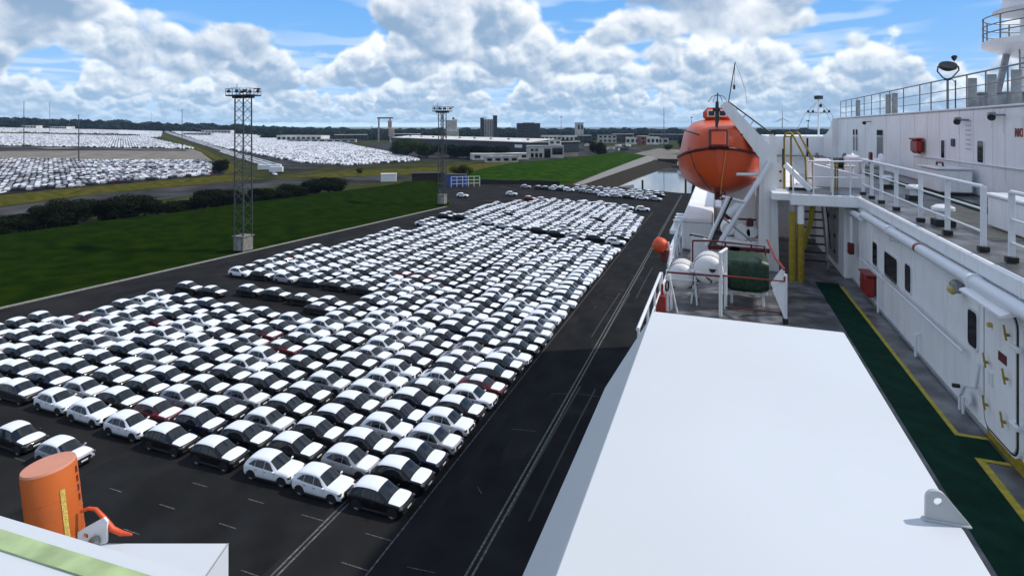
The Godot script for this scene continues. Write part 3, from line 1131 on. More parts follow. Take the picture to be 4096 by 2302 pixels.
	# far halls, sheds and houses
	var halls := [
		["pale flat hall far behind the middle car lot", -0.37, 930, 100, 13, 24, "roof_white"], ["cream long hall behind the middle car lot", -0.335, 890, 120, 7, 20, "wall_pale"], ["small white hall at the foot of the hills on the left", -0.62, 1500, 40, 12, 20, "roof_white"],
		["grey low hall left of the gantry crane", -0.285, 1060, 70, 15, 24, "wall_dark"], ["blue-grey shed under the gantry crane", -0.19, 1050, 64, 18, 24, "wall_blue"], ["long dark hall between white silo and warehouse", -0.155, 960, 70, 14, 24, "wall_dark"],
		["white hall right of the dark tower block", 0.085, 980, 76, 15, 20, "roof_white"], ["dark stack of containers behind the yard trees", 0.128, 900, 24, 17, 14, "wall_dark"], ["slim grey tower right of the dark tower block", 0.119, 1000, 14, 33, 14, "wall_pale"],
		["white flat house among the far houses", 0.168, 920, 34, 18, 14, "wall_pale"], ["dark roofed hall among the far houses", 0.196, 960, 42, 19, 16, "wall_dark"], ["white gabled house left of the red house", 0.214, 840, 24, 14, 12, "roof_white"], ["red brick house among the far white houses", 0.232, 830, 16, 17, 12, "wall_brick"],
		["white house right of the red brick house", 0.248, 830, 22, 15, 12, "roof_white"], ["grey house farthest right of the row", 0.266, 850, 20, 13, 12, "wall_pale"], ["low dark viaduct hall behind the houses", 0.29, 1100, 120, 16, 12, "wall_blue"], ["pale shed at the left edge beside the hills", -0.86, 1250, 60, 9, 20, "roof_white"],
		["pale sheds beyond the left car lot, second from the edge", -0.80, 1300, 70, 8, 20, "roof_white"], ["narrow white shed beyond the verge", -0.52, 1400, 90, 10, 20, "roof_white"], ["pale green-roofed shed beyond the dry verge", -0.555, 1120, 60, 7, 18, "wall_pale"]]
	for h in halls:
		var rows := 1 if h[4] < 16 else 2
		block("far_hall" if h[3] > 30 else "far_house", h[0], polar(h[1], h[2]), Vector3(h[3] * 0.85, h[4] * (0.72 if h[4] < 25 else 1.0), h[5]), deg_to_rad(20.2) + rng.randf_range(-0.3, 0.3), h[6], rows, clampi(int(h[3] / 7.0), 2, 9), "hall" if h[3] > 30 else "house", "wall_dark" if h[6] == "wall_pale" else "roof_white")
	# small things by the quay's far end
	t = thing("white_cabin", "small white cabin on the grass behind the levee", "cabin", v(-146, 0, 229))
	b = MB.new()
	b.box(v(-146, 1.9, 229), Vector3(7.0, 3.5, 4.0), 0.08, Basis(Vector3.UP, 0.5))
	obj("wall", b, mats["white_clean"], t)
	b = MB.new()
	b.box(v(-146, 3.75, 229), Vector3(7.4, 0.25, 4.4), 0.05, Basis(Vector3.UP, 0.5))
	obj("roof", b, mats["roof_white"], t)
	t = thing("brown_shed", "low dark brown shed left of the blue hut", "shed", v(-129, 0, 235))
	b = MB.new()
	b.box(v(-129, 2.0, 236), Vector3(15.0, 4.0, 8.0), 0.1, Basis(Vector3.UP, 0.55))
	obj("wall", b, mats["wood_dark"], t)
	b = MB.new()
	b.box(v(-129, 4.15, 236), Vector3(16.0, 0.35, 9.0), 0.1, Basis(Vector3.UP, 0.55))
	obj("roof", b, mats["wood_dark"], t)
	t = thing("blue_hut", "bright blue hut at the end of the quay", "hut", v(-107, 0, 221))
	b = MB.new()
	b.box(v(-107.6, 2.5, 222), Vector3(9.0, 5.0, 4.0), 0.08, Basis(Vector3.UP, 0.3))
	obj("wall", b, mats["blue_paint"], t)
	b = MB.new()
	b.box(v(-107.6, 5.1, 222), Vector3(9.4, 0.25, 4.4), 0.05, Basis(Vector3.UP, 0.3))
	obj("roof", b, mats["wall_blue"], t)
	t = thing("pipe_fence", "white pipe fence in front of the blue hut", "fence", v(-104, 0, 217))
	for i in 6:
		b = MB.new()
		b.tube([v(-107.6 + i * 2.0, 0, 217.2 + i * 1.5), v(-107.6 + i * 2.0, 4.4, 217.2 + i * 1.5)], 0.11, 6)
		obj("post", b, mats["white_clean"], t)
	for yy in [1.4, 2.9, 4.35]:
		b = MB.new()
		b.tube([v(-107.6, yy, 217.2), v(-97.6, yy, 224.7)], 0.09, 6)
		obj("rail", b, mats["white_clean"], t)
	t = thing("retaining_wall", "low dark red-brown wall at the foot of the green dyke", "wall", v(-83, 0, 238))
	b = MB.new()
	for q in [[[-101, 233.5], [-84, 238.4]], [[-84, 238.4], [-66, 240.5]]]:
		b.bar(v(q[0][0], 1.1, q[0][1]), v(q[1][0], 0.8, q[1][1]), 0.6, 2.2)
	obj("wall", b, mats["wood_dark"], t)
	# dolphins and piles in the basin
	for q in [[-33.0, 262.0, 5.5, 0.45, "single black pile in the water left of the lifeboat"], [-14.5, 268.0, 6.5, 0.45, "single black pile standing nearer the lifeboat"], [-9.4, 240.0, 7.0, 0.5, "black mooring pile beside the quay end"]]:
		b = MB.new()
		b.tube([v(q[0], -6, q[1]), v(q[0], -4 + q[2], q[1])], q[3], 10)
		tag(obj("mooring_pile", b, mats["wood_dark"]), q[4], "mooring pile", "mooring piles in the basin")
	t = thing("mooring_dolphin", "cluster of leaning black piles beside the quay end", "mooring dolphin", v(-8.5, -4, 226))
	for q in [[-1.6, 0, 0.9], [0, 0.8, 0.0], [1.6, 0, -0.9], [0.6, -1.2, -0.3]]:
		b = MB.new()
		b.tube([v(-8.5 + q[0] * 1.5, -5.5, 231 + q[1] * 1.5), v(-8.5 + q[0] * 0.4, 5.2 + q[2], 231 + q[1] * 0.5)], 0.45, 9)
		obj("pile", b, mats["wood_dark"], t)
	b = MB.new()
	b.box(v(10, -0.2, 448), Vector3(110, 3.0, 4.0), 0.2)
	tag(obj("lock_gate", b, mats["wood_dark"]), "dark lock gate across the end of the water", "lock gate")
	t = thing("white_launch", "small white boat moored at the lock gate", "boat", v(-27, -4, 428))
	b = MB.new()
	b.prism(pv([[-5, 0], [5.5, 0], [7, 2.2], [-5.4, 2.0]]), Transform3D(Basis(), v(-27, -4.4, 428) + Vector3(0, 0, -1.6)), 3.2)
	obj("hull", b, mats["wall_dark"], t)
	b = MB.new()
	b.box(v(-26.5, -1.0, 428), Vector3(5, 2.6, 2.6), 0.2)
	obj("cabin", b, mats["white_clean"], t)
	for q in [[-248, 262, 13, "long white trailer beside the verge road", 0.45], [-232, 250, 7, "short white trailer at the end of the verge road", 0.5]]:
		t = thing("trailer", q[3], "trailer", v(q[0], 0, q[1]), "")
		b = MB.new()
		b.box(v(q[0], 2.2, q[1]), Vector3(q[2], 2.9, 2.6), 0.1, Basis(Vector3.UP, q[4]))
		obj("body", b, mats["white_clean"], t)
		b = MB.new()
		b.box(v(q[0], 0.55, q[1]), Vector3(q[2] * 0.9, 0.7, 2.2), 0.05, Basis(Vector3.UP, q[4]))
		obj("running_gear", b, mats["black"], t)
	# wind turbine beyond the bow
	at = polar(0.4789, 2400)
	t = thing("wind_turbine", "distant white wind turbine behind the ship's bow", "wind turbine", at)
	b = MB.new()
	b.tube([at, at + Vector3(0, 62.0, 0)], [2.6, 1.5], 10)
	obj("tower", b, mats["wall_pale"], t)
	b = MB.new()
	b.box(at + Vector3(0, 63, 0), Vector3(4, 4, 10), 0.4)
	obj("nacelle", b, mats["wall_pale"], t)
	for i in 3:
		b = MB.new()
		var ang := deg_to_rad(90.0 + 120.0 * i)
		var dirn := Basis(Vector3.UP, deg_to_rad(20.2 - 25.0)) * Vector3(cos(ang), sin(ang), 0)
		b.tube([at + Vector3(0, 63, 4), at + Vector3(0, 63, 4) + dirn * 10.0, at + Vector3(0, 63, 4) + dirn * 40.0], [1.0, 1.8, 0.3], 6)
		obj("blade", b, mats["wall_pale"], t)
	# bushes behind the levee
	var crowns := []
	var trunks := []
	for i in 4:
		crowns.append(crown_mesh(10 + i, 17, 560, 0.055))
		trunks.append(trunk_mesh(30 + i))
	var n := 0
	for i in 20:
		var s := 70.0 + i * 5.7 + rng.randf_range(-1.5, 1.5)
		var big := rng.randf_range(0.55, 1.15)
		var x := crest_x(s) - 15.0 + rng.randf_range(-3.0, 3.0)
		var h := (8.6 if s < 120.0 else 7.2) * big
		var where_word := "%s from the left edge" % ordinal(i) if i < 10 else "just left of the lattice tower" if i == 12 else "right behind the lattice tower" if i == 13 else "just right of the lattice tower" if i == 14 else "last on the right of the row" if i == 19 else "%s from the right end of the row" % ordinal(19 - i)
		make_tree("bush", "dark leafy bush behind the grass levee, " + where_word, "bushes along the back of the levee", v(x, 0.0, s), (5.0 + h) * rng.randf_range(0.9, 1.4), h, crowns[i % 4], trunks[i % 4], "leaf_dark", rng.randf() * TAU)
	make_tree("bush", "round dark bush at the corner of the near left car lot", "", v(-262, 0, 240), 11, 9, crowns[1], trunks[1], "leaf_dark", 0.4)
	make_tree("bush", "olive green bush beside the blue hut", "", v(-119, 0.5, 250), 13, 8.5, crowns[2], trunks[2], "leaf_olive", 1.4)
	make_tree("bush", "small green bush at the edge of the middle lot road", "", v(-186, 0, 262), 4.5, 3.6, crowns[3], trunks[3], "leaf_mid", 2.0)
	var wh := [[-268, 440, 20, 17, "leaf_mid"], [-255, 430, 20, 16, "leaf_mid"], [-240, 424, 17, 17, "leaf_olive"], [-226, 412, 19, 15, "leaf_mid"], [-208, 418, 24, 13, "leaf_dark"], [-194, 422, 24, 13, "leaf_dark"], [-181, 426, 24, 13, "leaf_dark"], [-168, 430, 22, 12, "leaf_dark"]]
	var wl := ["leftmost tree of the row in front of the warehouse", "second tree in front of the warehouse from the left", "olive tree in front of the warehouse", "round leafy tree in front of the warehouse, fourth from left", "low dark tree left of the farther tower", "low dark tree right of the farther tower", "low dark tree before the warehouse wall, second from the right", "low dark tree at the right end before the warehouse wall"]
	for i in wh.size():
		make_tree("tree", wl[i], "trees in front of the warehouse", v(wh[i][0], 0, wh[i][1]), wh[i][2], wh[i][3], crowns[i % 4], trunks[i % 4], wh[i][4], rng.randf() * TAU, "tree")
	for q in [[-96, 470, 16, 15, "leaf_dark", "dark tree right of the white office"], [-30, 560, 22, 19, "leaf_dark", "dark tree standing among the yard machines"], [-14, 570, 17, 15, "leaf_dark", "second dark tree among the yard machines"], [-52, 640, 12, 8, "leaf_mid", "small tree on the far bank of the dyke"], [20, 620, 24, 8, "leaf_dark", "dark shrubbery on the far bank below the houses"], [60, 640, 26, 9, "leaf_dark", "dark shrubbery on the far bank left of the lifeboat"]]:
		make_tree("tree", q[5], "", v(q[0], 0, q[1]), q[2], q[3], crowns[n % 4], trunks[n % 4], q[4], rng.randf() * TAU, "tree")
		n += 1
	# woods on the skyline: nobody could count these
	var far_crown := crown_mesh(77, 9, 46, 0.24)
	var where := []
	var tint := []
	for i in 5200:
		var deg := rng.randf_range(-88.0, 60.0)
		var d := rng.randf_range(1650.0, 2700.0)
		var a2 := deg_to_rad(deg)
		var k := clampf((d - 1900.0) / 780.0, 0.0, 1.0)
		var rise := 1.0 if k > 0.0 and k < 0.95 else 0.0
		var hh := (3.0 + 42.0 * (1.0 - smoothstep(-66.0, -36.0, deg))) * smoothstep(0.0, 0.8, k) * rise
		var w := rng.randf_range(14, 30)
		hh = maxf(hh, slope(sin(a2) * d, cos(a2) * d) + 2.0)
		var sc := Basis(Vector3.UP, rng.randf() * TAU).scaled(Vector3(w, rng.randf_range(5.5, 10.5) * (1.0 if rng.randf() < 0.9 else 1.4), w))
		where.append(Transform3D(sc, v(sin(a2) * d, hh - 4.0, cos(a2) * d)))
		var tn := rng.randf_range(0.6, 1.3)
		tint.append(Color(tn, tn, tn))
	for i in 900:
		var deg := rng.randf_range(-64.0, 12.0)
		var d := rng.randf_range(1120.0, 1600.0)
		if deg < -44.0:
			continue
		var a2 := deg_to_rad(deg)
		var w := rng.randf_range(7, 16)
		where.append(Transform3D(Basis(Vector3.UP, rng.randf() * TAU).scaled(Vector3(w, rng.randf_range(4.5, 9.5), w)), v(sin(a2) * d, slope(sin(a2) * d, cos(a2) * d) - 1.0, cos(a2) * d)))
		var tn := rng.randf_range(0.8, 1.6)
		tint.append(Color(tn, tn, tn * 0.9))
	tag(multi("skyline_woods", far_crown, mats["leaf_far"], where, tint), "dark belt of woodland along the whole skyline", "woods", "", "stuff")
	# yard machines and masts that read as one clutter
	for i in 14:
		var at2 := polar(rng.randf_range(0.12, 0.21), rng.randf_range(560, 760))
		t = thing("parked_lorry", "pale lorry in the far yard, %s from the dark trees" % ["first", "second", "third", "fourth", "fifth", "sixth", "seventh", "eighth", "ninth", "tenth", "eleventh", "twelfth", "thirteenth", "fourteenth"][i], "lorry", at2, "lorries in the far yard")
		var lb := Basis(Vector3.UP, rng.randf() * TAU)
		b = MB.new()
		b.box(at2 + lb * Vector3(-1.5, 2.3, 0), Vector3(8, 2.7, 2.5), 0.1, lb)
		obj("load_box", b, mats[["roof_white", "wall_pale", "wall_dark"][i % 3]], t)
		b = MB.new()
		b.box(at2 + lb * Vector3(4.0, 1.7, 0), Vector3(2.2, 2.6, 2.4), 0.2, lb)
		obj("cab", b, mats["white_clean"], t)


# ---------------------------------------------------------------- cars
# stations of a car body from tail to nose: x, half width, underside, belt line, roof edge height, roof half width
const SUV := [[-2.13, .66, .50, .74, .80, .56], [-2.09, .83, .34, .90, 1.00, .70], [-1.96, .905, .27, .985, 1.16, .71], [-1.80, .93, .25, 1.00, 1.34, .665], [-1.52, .94, .24, 1.00, 1.50, .64], [-1.05, .94, .24, .99, 1.585, .645], [-.45, .94, .24, .975, 1.61, .65], [.0, .94, .24, .96, 1.57, .645], [.22, .94, .24, .955, 1.51, .64], [.60, .935, .24, .95, 1.25, .69], [.98, .93, .24, .945, 1.035, .76], [1.15, .93, .24, .94, 1.00, .79], [1.60, .92, .24, .92, .965, .785], [1.92, .895, .25, .86, .90, .75], [2.06, .835, .29, .74, .79, .67], [2.14, .70, .42, .60, .65, .56]]
const SALOON := [[-2.34, .68, .42, .70, .75, .58], [-2.29, .82, .30, .84, .90, .68], [-2.12, .88, .24, .92, 1.00, .70], [-1.78, .90, .21, .94, 1.10, .68], [-1.30, .905, .20, .945, 1.32, .62], [-.85, .905, .20, .94, 1.42, .61], [-.3, .905, .20, .93, 1.45, .62], [.12, .905, .20, .92, 1.42, .62], [.36, .905, .20, .915, 1.35, .62], [.75, .90, .20, .91, 1.12, .67], [1.10, .895, .20, .89, .95, .73], [1.30, .89, .20, .88, .92, .74], [1.75, .88, .20, .85, .87, .73], [2.10, .85, .22, .77, .80, .69], [2.27, .78, .28, .65, .69, .60], [2.34, .68, .40, .55, .58, .52]]
var car_shape: Array
var car_parts := {}


func car_at(x: float) -> Array:
	var s := car_shape
	for i in s.size() - 1:
		if x <= s[i + 1][0]:
			var t: float = clampf((x - s[i][0]) / (s[i + 1][0] - s[i][0]), 0.0, 1.0)
			var a: Array = s[maxi(i - 1, 0)]
			var b: Array = s[i]
			var c: Array = s[i + 1]
			var d: Array = s[mini(i + 2, s.size() - 1)]
			var r := [x]
			for k in range(1, 6):
				var m0: float = (c[k] - a[k]) / maxf(c[0] - a[0], 0.01) * (c[0] - b[0])
				var m1: float = (d[k] - b[k]) / maxf(d[0] - b[0], 0.01) * (c[0] - b[0])
				var t2 := t * t
				var t3 := t2 * t
				r.append((2 * t3 - 3 * t2 + 1) * b[k] + (t3 - 2 * t2 + t) * m0 * 0.8 + (3 * t2 - 2 * t3) * c[k] + (t3 - t2) * m1 * 0.8)
			return r
	return s[s.size() - 1]


func car_ring(x: float, side: float) -> Array:
	var q := car_at(x)
	var w: float = q[1]
	var yb: float = q[2]
	var belt: float = q[3]
	var ht: float = q[4]
	var wt: float = q[5]
	var f := func(z: float, y: float) -> Vector3: return Vector3(x, y, z * side)
	return [f.call(w * 0.80, yb), f.call(w * 0.965, yb + 0.10), f.call(w * 1.0, lerpf(yb, belt, 0.42)), f.call(w * 0.985, lerpf(yb, belt, 0.62)), f.call(w * 0.992, belt - 0.09), f.call(w * 0.955, belt), f.call(minf(wt + 0.035, w * 0.95), maxf(ht - 0.085, belt + 0.006)), f.call(wt - 0.05, maxf(ht - 0.01, belt + 0.012)), f.call(wt * 0.5, maxf(ht + 0.035, belt + 0.02)), f.call(0.0, maxf(ht + 0.05, belt + 0.025))]


func car_side(x: float, t: float, side: float) -> Vector3:
	var r := car_ring(x, side)
	return (r[5] as Vector3).lerp(r[6], t) + Vector3(0, 0.006, 0.012 * side)


func car_top(x: float, u: float, lift := 0.019) -> Vector3:
	# u from -1 to 1 across
	var r := car_ring(x, signf(u) if u != 0.0 else 1.0)
	var a := absf(u)
	var q: Vector3
	if a < 0.45:
		q = (r[9] as Vector3).lerp(r[8], a / 0.45)
	elif a < 0.85:
		q = (r[8] as Vector3).lerp(r[7], (a - 0.45) / 0.4)
	else:
		q = (r[7] as Vector3).lerp(r[6], (a - 0.85) / 0.15)
	return q + Vector3(0, lift, 0)


func car_panel(x0: float, x1: float, nx: int, reach: float, outward: Vector3, round_front := 0.0, round_back := 0.0) -> MB:
	var b := MB.new()
	var rows := []
	for i in nx + 1:
		var r := []
		for u in [-1.0, -0.86, -0.66, -0.45, 0.0, 0.45, 0.66, 0.86, 1.0]:
			var bend: float = pow(absf(u), 2.5)
			var x := lerpf(x0 + round_back * bend, x1 - round_front * bend, float(i) / nx)
			r.append(car_top(x, u * reach))
		rows.append(r)
	b.grid(rows, outward)
	return b


func car_window(quad: Array, side: float) -> MB:
	# quad of [x, t]: rear-low, front-low, front-high, rear-high on the body's side
	var b := MB.new()
	var rows := []
	for j in 3:
		var r := []
		for i in 5:
			var u := i / 4.0
			var w := j / 2.0
			var lo := Vector2(quad[0][0], quad[0][1]).lerp(Vector2(quad[1][0], quad[1][1]), u)
			var hi := Vector2(quad[3][0], quad[3][1]).lerp(Vector2(quad[2][0], quad[2][1]), u)
			var q := lo.lerp(hi, w)
			r.append(car_side(q.x, q.y, side))
		rows.append(r)
	b.grid(rows, Vector3(0, 0.3, side))
	return b


func build_car(kind: String, low: bool) -> Dictionary:
	car_shape = SUV if kind == "suv" else SALOON
	var d := {}
	var b := MB.new()
	var rows := []
	var xs := []
	var x0: float = car_shape[0][0]
	var x1: float = car_shape[car_shape.size() - 1][0]
	if low:
		for s in car_shape:
			xs.append(s[0])
	else:
		for i in car_shape.size() - 1:
			xs.append(car_shape[i][0])
			if car_shape[i + 1][0] - car_shape[i][0] > 0.2:
				xs.append((car_shape[i][0] + car_shape[i + 1][0]) * 0.5)
		xs.append(x1)
	for x in xs:
		var l := car_ring(x, -1.0)
		var r := car_ring(x, 1.0)
		r.reverse()
		rows.append(l + r.slice(1))
	b.grid(rows)
	for e in [0, rows.size() - 1]:
		var m := Vector3(xs[e], 0.6, 0)
		for j in rows[e].size() - 1:
			b.ftri(m, rows[e][j], rows[e][j + 1], Vector3(-1 if e == 0 else 1, 0, 0))
	d.body = b
	# dark lower cladding: sills, arches, grille, lower bumpers
	b = MB.new()
	for sd in [-1.0, 1.0]:
		var wx: float = car_at(0.0)[1]
		b.box(Vector3(0, 0.30, sd * (wx - 0.03)), Vector3(1.9, 0.14, 0.10), 0.02)
		for ax in [-1.33, 1.37]:
			var pl := PackedVector2Array()
			for i in 13:
				var a := PI * i / 12.0
				pl.append(Vector2(cos(a) * 0.425, 0.355 + sin(a) * 0.42))
			pl.append(Vector2(-0.40, 0.24))
			pl.append(Vector2(0.40, 0.24))
			b.prism(pl, Transform3D(Basis(), Vector3(ax, 0, sd * (wx - 0.12))), sd * 0.125)
	var fx := x1
	b.box(Vector3(fx - 0.03, 0.42, 0), Vector3(0.10, 0.16, 1.25), 0.03)
	b.box(Vector3(x0 + 0.05, 0.44, 0), Vector3(0.14, 0.20, 1.40), 0.04)
	d.lower_trim = b
	b = MB.new()
	var gy := 0.66 if kind == "suv" else 0.58
	var gp := pv([[-0.42, gy - 0.22], [0.42, gy - 0.22], [0.54, gy + 0.02], [0.44, gy + 0.12], [-0.44, gy + 0.12], [-0.54, gy + 0.02]])
	b.prism(gp, Transform3D(Basis(Vector3.UP, PI / 2), Vector3(fx - 0.10, 0, 0)), 0.130)
	for sd in [-1.0, 1.0]:
		b.box(Vector3(fx - 0.09, gy - 0.20, sd * 0.64), Vector3(0.16, 0.17, 0.26), 0.03, Basis(Vector3.UP, sd * 0.42))
	d.grille = b
	b = MB.new()
	b.box(Vector3(fx + 0.035, gy - 0.10, 0), Vector3(0.02, 0.10, 0.48), 0.004)
	d.number_plate = b
	b = MB.new()
	for sd in [-1.0, 1.0]:
		for x in [-1.0, -0.19, 0.72]:
			var ring := car_ring(x, sd)
			var line := []
			for k in [2, 3, 4, 5]:
				line.append(ring[k] + Vector3(0.10 if x < -0.9 and k == 2 else 0.0, 0, 0.0))
			b.tube(line, 0.007, 4, false)
		for x in [-0.86, -0.05]:
			var hr := car_ring(x, sd)
			b.box((hr[4] as Vector3) + Vector3(0, -0.03, 0.012 * sd), Vector3(0.16, 0.025, 0.03), 0.008)
	d.door_seam = b
	var roof_x: Array = [-1.70, 0.19] if kind == "suv" else [-1.06, 0.30]
	var hood_x: Array = [1.02, 2.01] if kind == "suv" else [1.17, 2.18]
	var ws_x: Array = [0.205, 0.97] if kind == "suv" else [0.33, 1.10]
	var rw_x: Array = [-2.02, -1.73] if kind == "suv" else [-1.80, -1.10]
	d.roof_panel = car_panel(roof_x[0], roof_x[1], 5 if low else 12, 1.0, Vector3.UP)
	d.bonnet_panel = car_panel(hood_x[0], hood_x[1], 5 if low else 12, 0.985, Vector3.UP, 0.12, 0.04)
	d.windscreen = car_panel(ws_x[0], ws_x[1], 2 if low else 4, 0.90, Vector3(1, 1, 0), 0.06, 0.0)
	d.rear_window = car_panel(rw_x[0], rw_x[1], 2, 0.82, Vector3(-1, 0.6, 0))
	var wins: Array
	if kind == "suv":
		wins = [[[-1.62, .26], [-1.04, .12], [-1.00, .88], [-1.22, .80]], [[-1.00, .12], [-.215, .09], [-.215, .92], [-.96, .89]], [[-.17, .09], [.84, .10], [.22, .88], [-.17, .92]]]
	else:
		wins = [[[-1.46, .14], [-1.02, .10], [-.98, .88], [-1.12, .84]], [[-.96, .10], [-.12, .10], [-.12, .92], [-.92, .90]], [[-.05, .10], [.90, .10], [.34, .86], [-.05, .92]]]
	for sd in [-1.0, 1.0]:
		for i in 3:
			d["window %d %d" % [i, int(sd)]] = car_window(wins[i], sd)
		if low:
			var both := MB.new()
			for i in 3:
				var w: MB = d["window %d %d" % [i, int(sd)]]
				both.p.append_array(w.p)
				both.n.append_array(w.n)
			d["glass %d" % int(sd)] = both
		b = MB.new()
		var hw: float = car_at(fx - 0.2)[1]
		b.box(Vector3(fx - 0.16, gy + 0.10, sd * (hw - 0.12)), Vector3(0.26, 0.11, 0.32), 0.03, Basis(Vector3.UP, sd * 0.5))
		d["headlight %d" % int(sd)] = b
		b = MB.new()
		var tw: float = car_at(x0 + 0.15)[1]
		b.box(Vector3(x0 + 0.10, 0.86 if kind == "suv" else 0.78, sd * (tw - 0.20)), Vector3(0.14, 0.11, 0.26), 0.03, Basis(Vector3.UP, -sd * 0.4))
		d["tail_light %d" % int(sd)] = b
		b = MB.new()
		b.box(Vector3(0.74, car_at(0.7)[3] + 0.07, sd * 1.0), Vector3(0.13, 0.13, 0.2), 0.04)
		b.box(Vector3(0.74, car_at(0.7)[3] + 0.02, sd * 0.91), Vector3(0.07, 0.05, 0.14), 0.01)
		d["mirror %d" % int(sd)] = b
	# wheels about the origin, axle along z
	b = MB.new()
	var xf := Transform3D(Basis(Vector3.RIGHT, PI / 2), Vector3.ZERO)
	b.lathe([Vector2(0.235, -0.10), Vector2(0.325, -0.11), Vector2(0.355, -0.07), Vector2(0.355, 0.07), Vector2(0.325, 0.11), Vector2(0.235, 0.10)], xf, 10 if low else 18)
	if low:
		b.lathe([Vector2(0.22, -0.09), Vector2(0.0, -0.07)], xf, 10)
		b.lathe([Vector2(0.0, 0.07), Vector2(0.22, 0.09)], xf, 10)
	d.tyre = b
	b = MB.new()
	for sd in [-1.0, 1.0]:
		b.lathe([Vector2(0.24, 0.085 * sd), Vector2(0.20, 0.05 * sd), Vector2(0.0, 0.045 * sd)], xf, 16)
		for i in 5:
			var a := TAU * i / 5.0
			b.bar(Vector3(cos(a) * 0.03, sin(a) * 0.03, 0.075 * sd), Vector3(cos(a) * 0.215, sin(a) * 0.215, 0.085 * sd), 0.05, 0.02, Vector3(0, 0, 1))
	d.rim = b
	for key in d:
		d[key] = d[key].mesh()
	return d


func car_thing(parts: Dictionary, label: String, at: Vector3, turn: float, paint: String, near: bool, group: String) -> void:
	var t := thing("car", label, "car", at, group)
	t.rotation.y = turn
	var pm: Material = mats["car " + paint]
	obj("body", parts.body, pm, t)
	obj("lower_trim", parts.lower_trim, mats["trim_black"], t)
	obj("roof_panel", parts.roof_panel, mats["white_panel"], t)
	obj("bonnet_panel", parts.bonnet_panel, mats["white_panel"], t)
	obj("windscreen", parts.windscreen, mats["car_glass"], t)
	obj("rear_window", parts.rear_window, mats["car_glass"], t)
	for sd in [-1, 1]:
		if near:
			for i in 3:
				obj("window", parts["window %d %d" % [i, sd]], mats["car_glass"], t)
			obj("mirror", parts["mirror %d" % sd], pm, t)
			obj("tail_light", parts["tail_light %d" % sd], mats["tail_light"], t)
		else:
			obj("side_window", parts["glass %d" % sd], mats["car_glass"], t)
		obj("headlight", parts["headlight %d" % sd], mats["headlamp"], t)
		for ax in [-1.33, 1.37]:
			var w := obj("wheel", parts.tyre, mats["rubber"], t)
			w.position = Vector3(ax, 0.355, sd * 0.825)
			if near:
				obj("rim", parts.rim, mats["rim"], w)
	if near:
		obj("grille", parts.grille, mats["trim_black"], t)
		obj("number_plate", parts.number_plate, mats["white_clean"], t)
		obj("door_seam", parts.door_seam, mats["trim_black"], t)


func far_car_mesh(parts: Dictionary) -> ArrayMesh:
	var m := ArrayMesh.new()
	var groups := [[["body"], null], [["roof_panel", "bonnet_panel"], mats["white_panel"]], [["windscreen", "rear_window", "glass -1", "glass 1", "lower_trim", "tyre"], mats["car_glass"]]]
	for g in groups:
		var p := PackedVector3Array()
		var n := PackedVector3Array()
		for key in g[0]:
			var offs := [Vector3.ZERO]
			if key == "tyre":
				offs = [Vector3(-1.33, 0.35, 0.82), Vector3(1.37, 0.35, 0.82), Vector3(-1.33, 0.35, -0.82), Vector3(1.37, 0.35, -0.82)]
			var a: Array = parts[key].surface_get_arrays(0)
			for o in offs:
				for q in a[Mesh.ARRAY_VERTEX]:
					p.append(q + o)
				n.append_array(a[Mesh.ARRAY_NORMAL])
		var arr := []
		arr.resize(Mesh.ARRAY_MAX)
		arr[Mesh.ARRAY_VERTEX] = p
		arr[Mesh.ARRAY_NORMAL] = n
		if g[1] == null:
			var k := PackedColorArray()
			k.resize(p.size())
			k.fill(Color(1, 1, 1))
			arr[Mesh.ARRAY_COLOR] = k
		m.add_surface_from_arrays(Mesh.PRIMITIVE_TRIANGLES, arr)
		m.surface_set_material(m.get_surface_count() - 1, g[1] if g[1] else mats["car_any"])
	return m


func tiny_car_mesh() -> ArrayMesh:
	# cars a few pixels long
	var m := ArrayMesh.new()
	var b := MB.new()
	b.tinted = true
	var prof := pv([[-2.2, .3], [2.15, .3], [2.2, .62], [2.0, .84], [1.05, 1.0], [.35, 1.48], [-.4, 1.58], [-1.6, 1.5], [-2.1, 1.05], [-2.2, .8]])
	b.prism(prof, Transform3D(Basis(), Vector3(0, 0, -0.85)), 1.7)
	var q := MB.new()
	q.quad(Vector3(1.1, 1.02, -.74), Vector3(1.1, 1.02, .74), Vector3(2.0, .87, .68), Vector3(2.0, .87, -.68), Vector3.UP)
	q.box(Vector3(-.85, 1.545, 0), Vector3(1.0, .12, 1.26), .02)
	var g := MB.new()
	g.quad(Vector3(1.06, 1.01, -.74), Vector3(1.06, 1.01, .74), Vector3(.36, 1.49, .64), Vector3(.36, 1.49, -.64), Vector3(1, 1, 0))
	for sd in [-1.0, 1.0]:
		g.quad(Vector3(-1.75, 1.0, .86 * sd), Vector3(.9, 1.0, .86 * sd), Vector3(.3, 1.42, .86 * sd), Vector3(-1.5, 1.42, .86 * sd), Vector3(0, 0, sd))
		g.box(Vector3(0, .25, .8 * sd), Vector3(4.0, .3, .14))
	for e in [[b, mats["car_any"]], [q, mats["white_panel"]], [g, mats["car_glass"]]]:
		var one: ArrayMesh = e[0].mesh()
		m.add_surface_from_arrays(Mesh.PRIMITIVE_TRIANGLES, one.surface_get_arrays(0))
		m.surface_set_material(m.get_surface_count() - 1, e[1])
	return m


func paint_pick() -> String:
	var r := rng.randf()
	if r < 0.32: return "black"
	if r < 0.43: return "navy"
	if r < 0.57: return "dark grey"
	if r < 0.76: return "silver"
	return "white"


const LEFT_LIMIT := [[20, -86], [33, -86], [44, -82.5], [52, -82], [58, -81], [66, -80.5], [72, -78.5], [87, -79], [95, -77.5], [100, -74.5], [116, -73], [124, -68], [130, -74.5], [138, -73.5], [152, -70.5], [169, -67.5], [180, -60], [183.5, -40]]


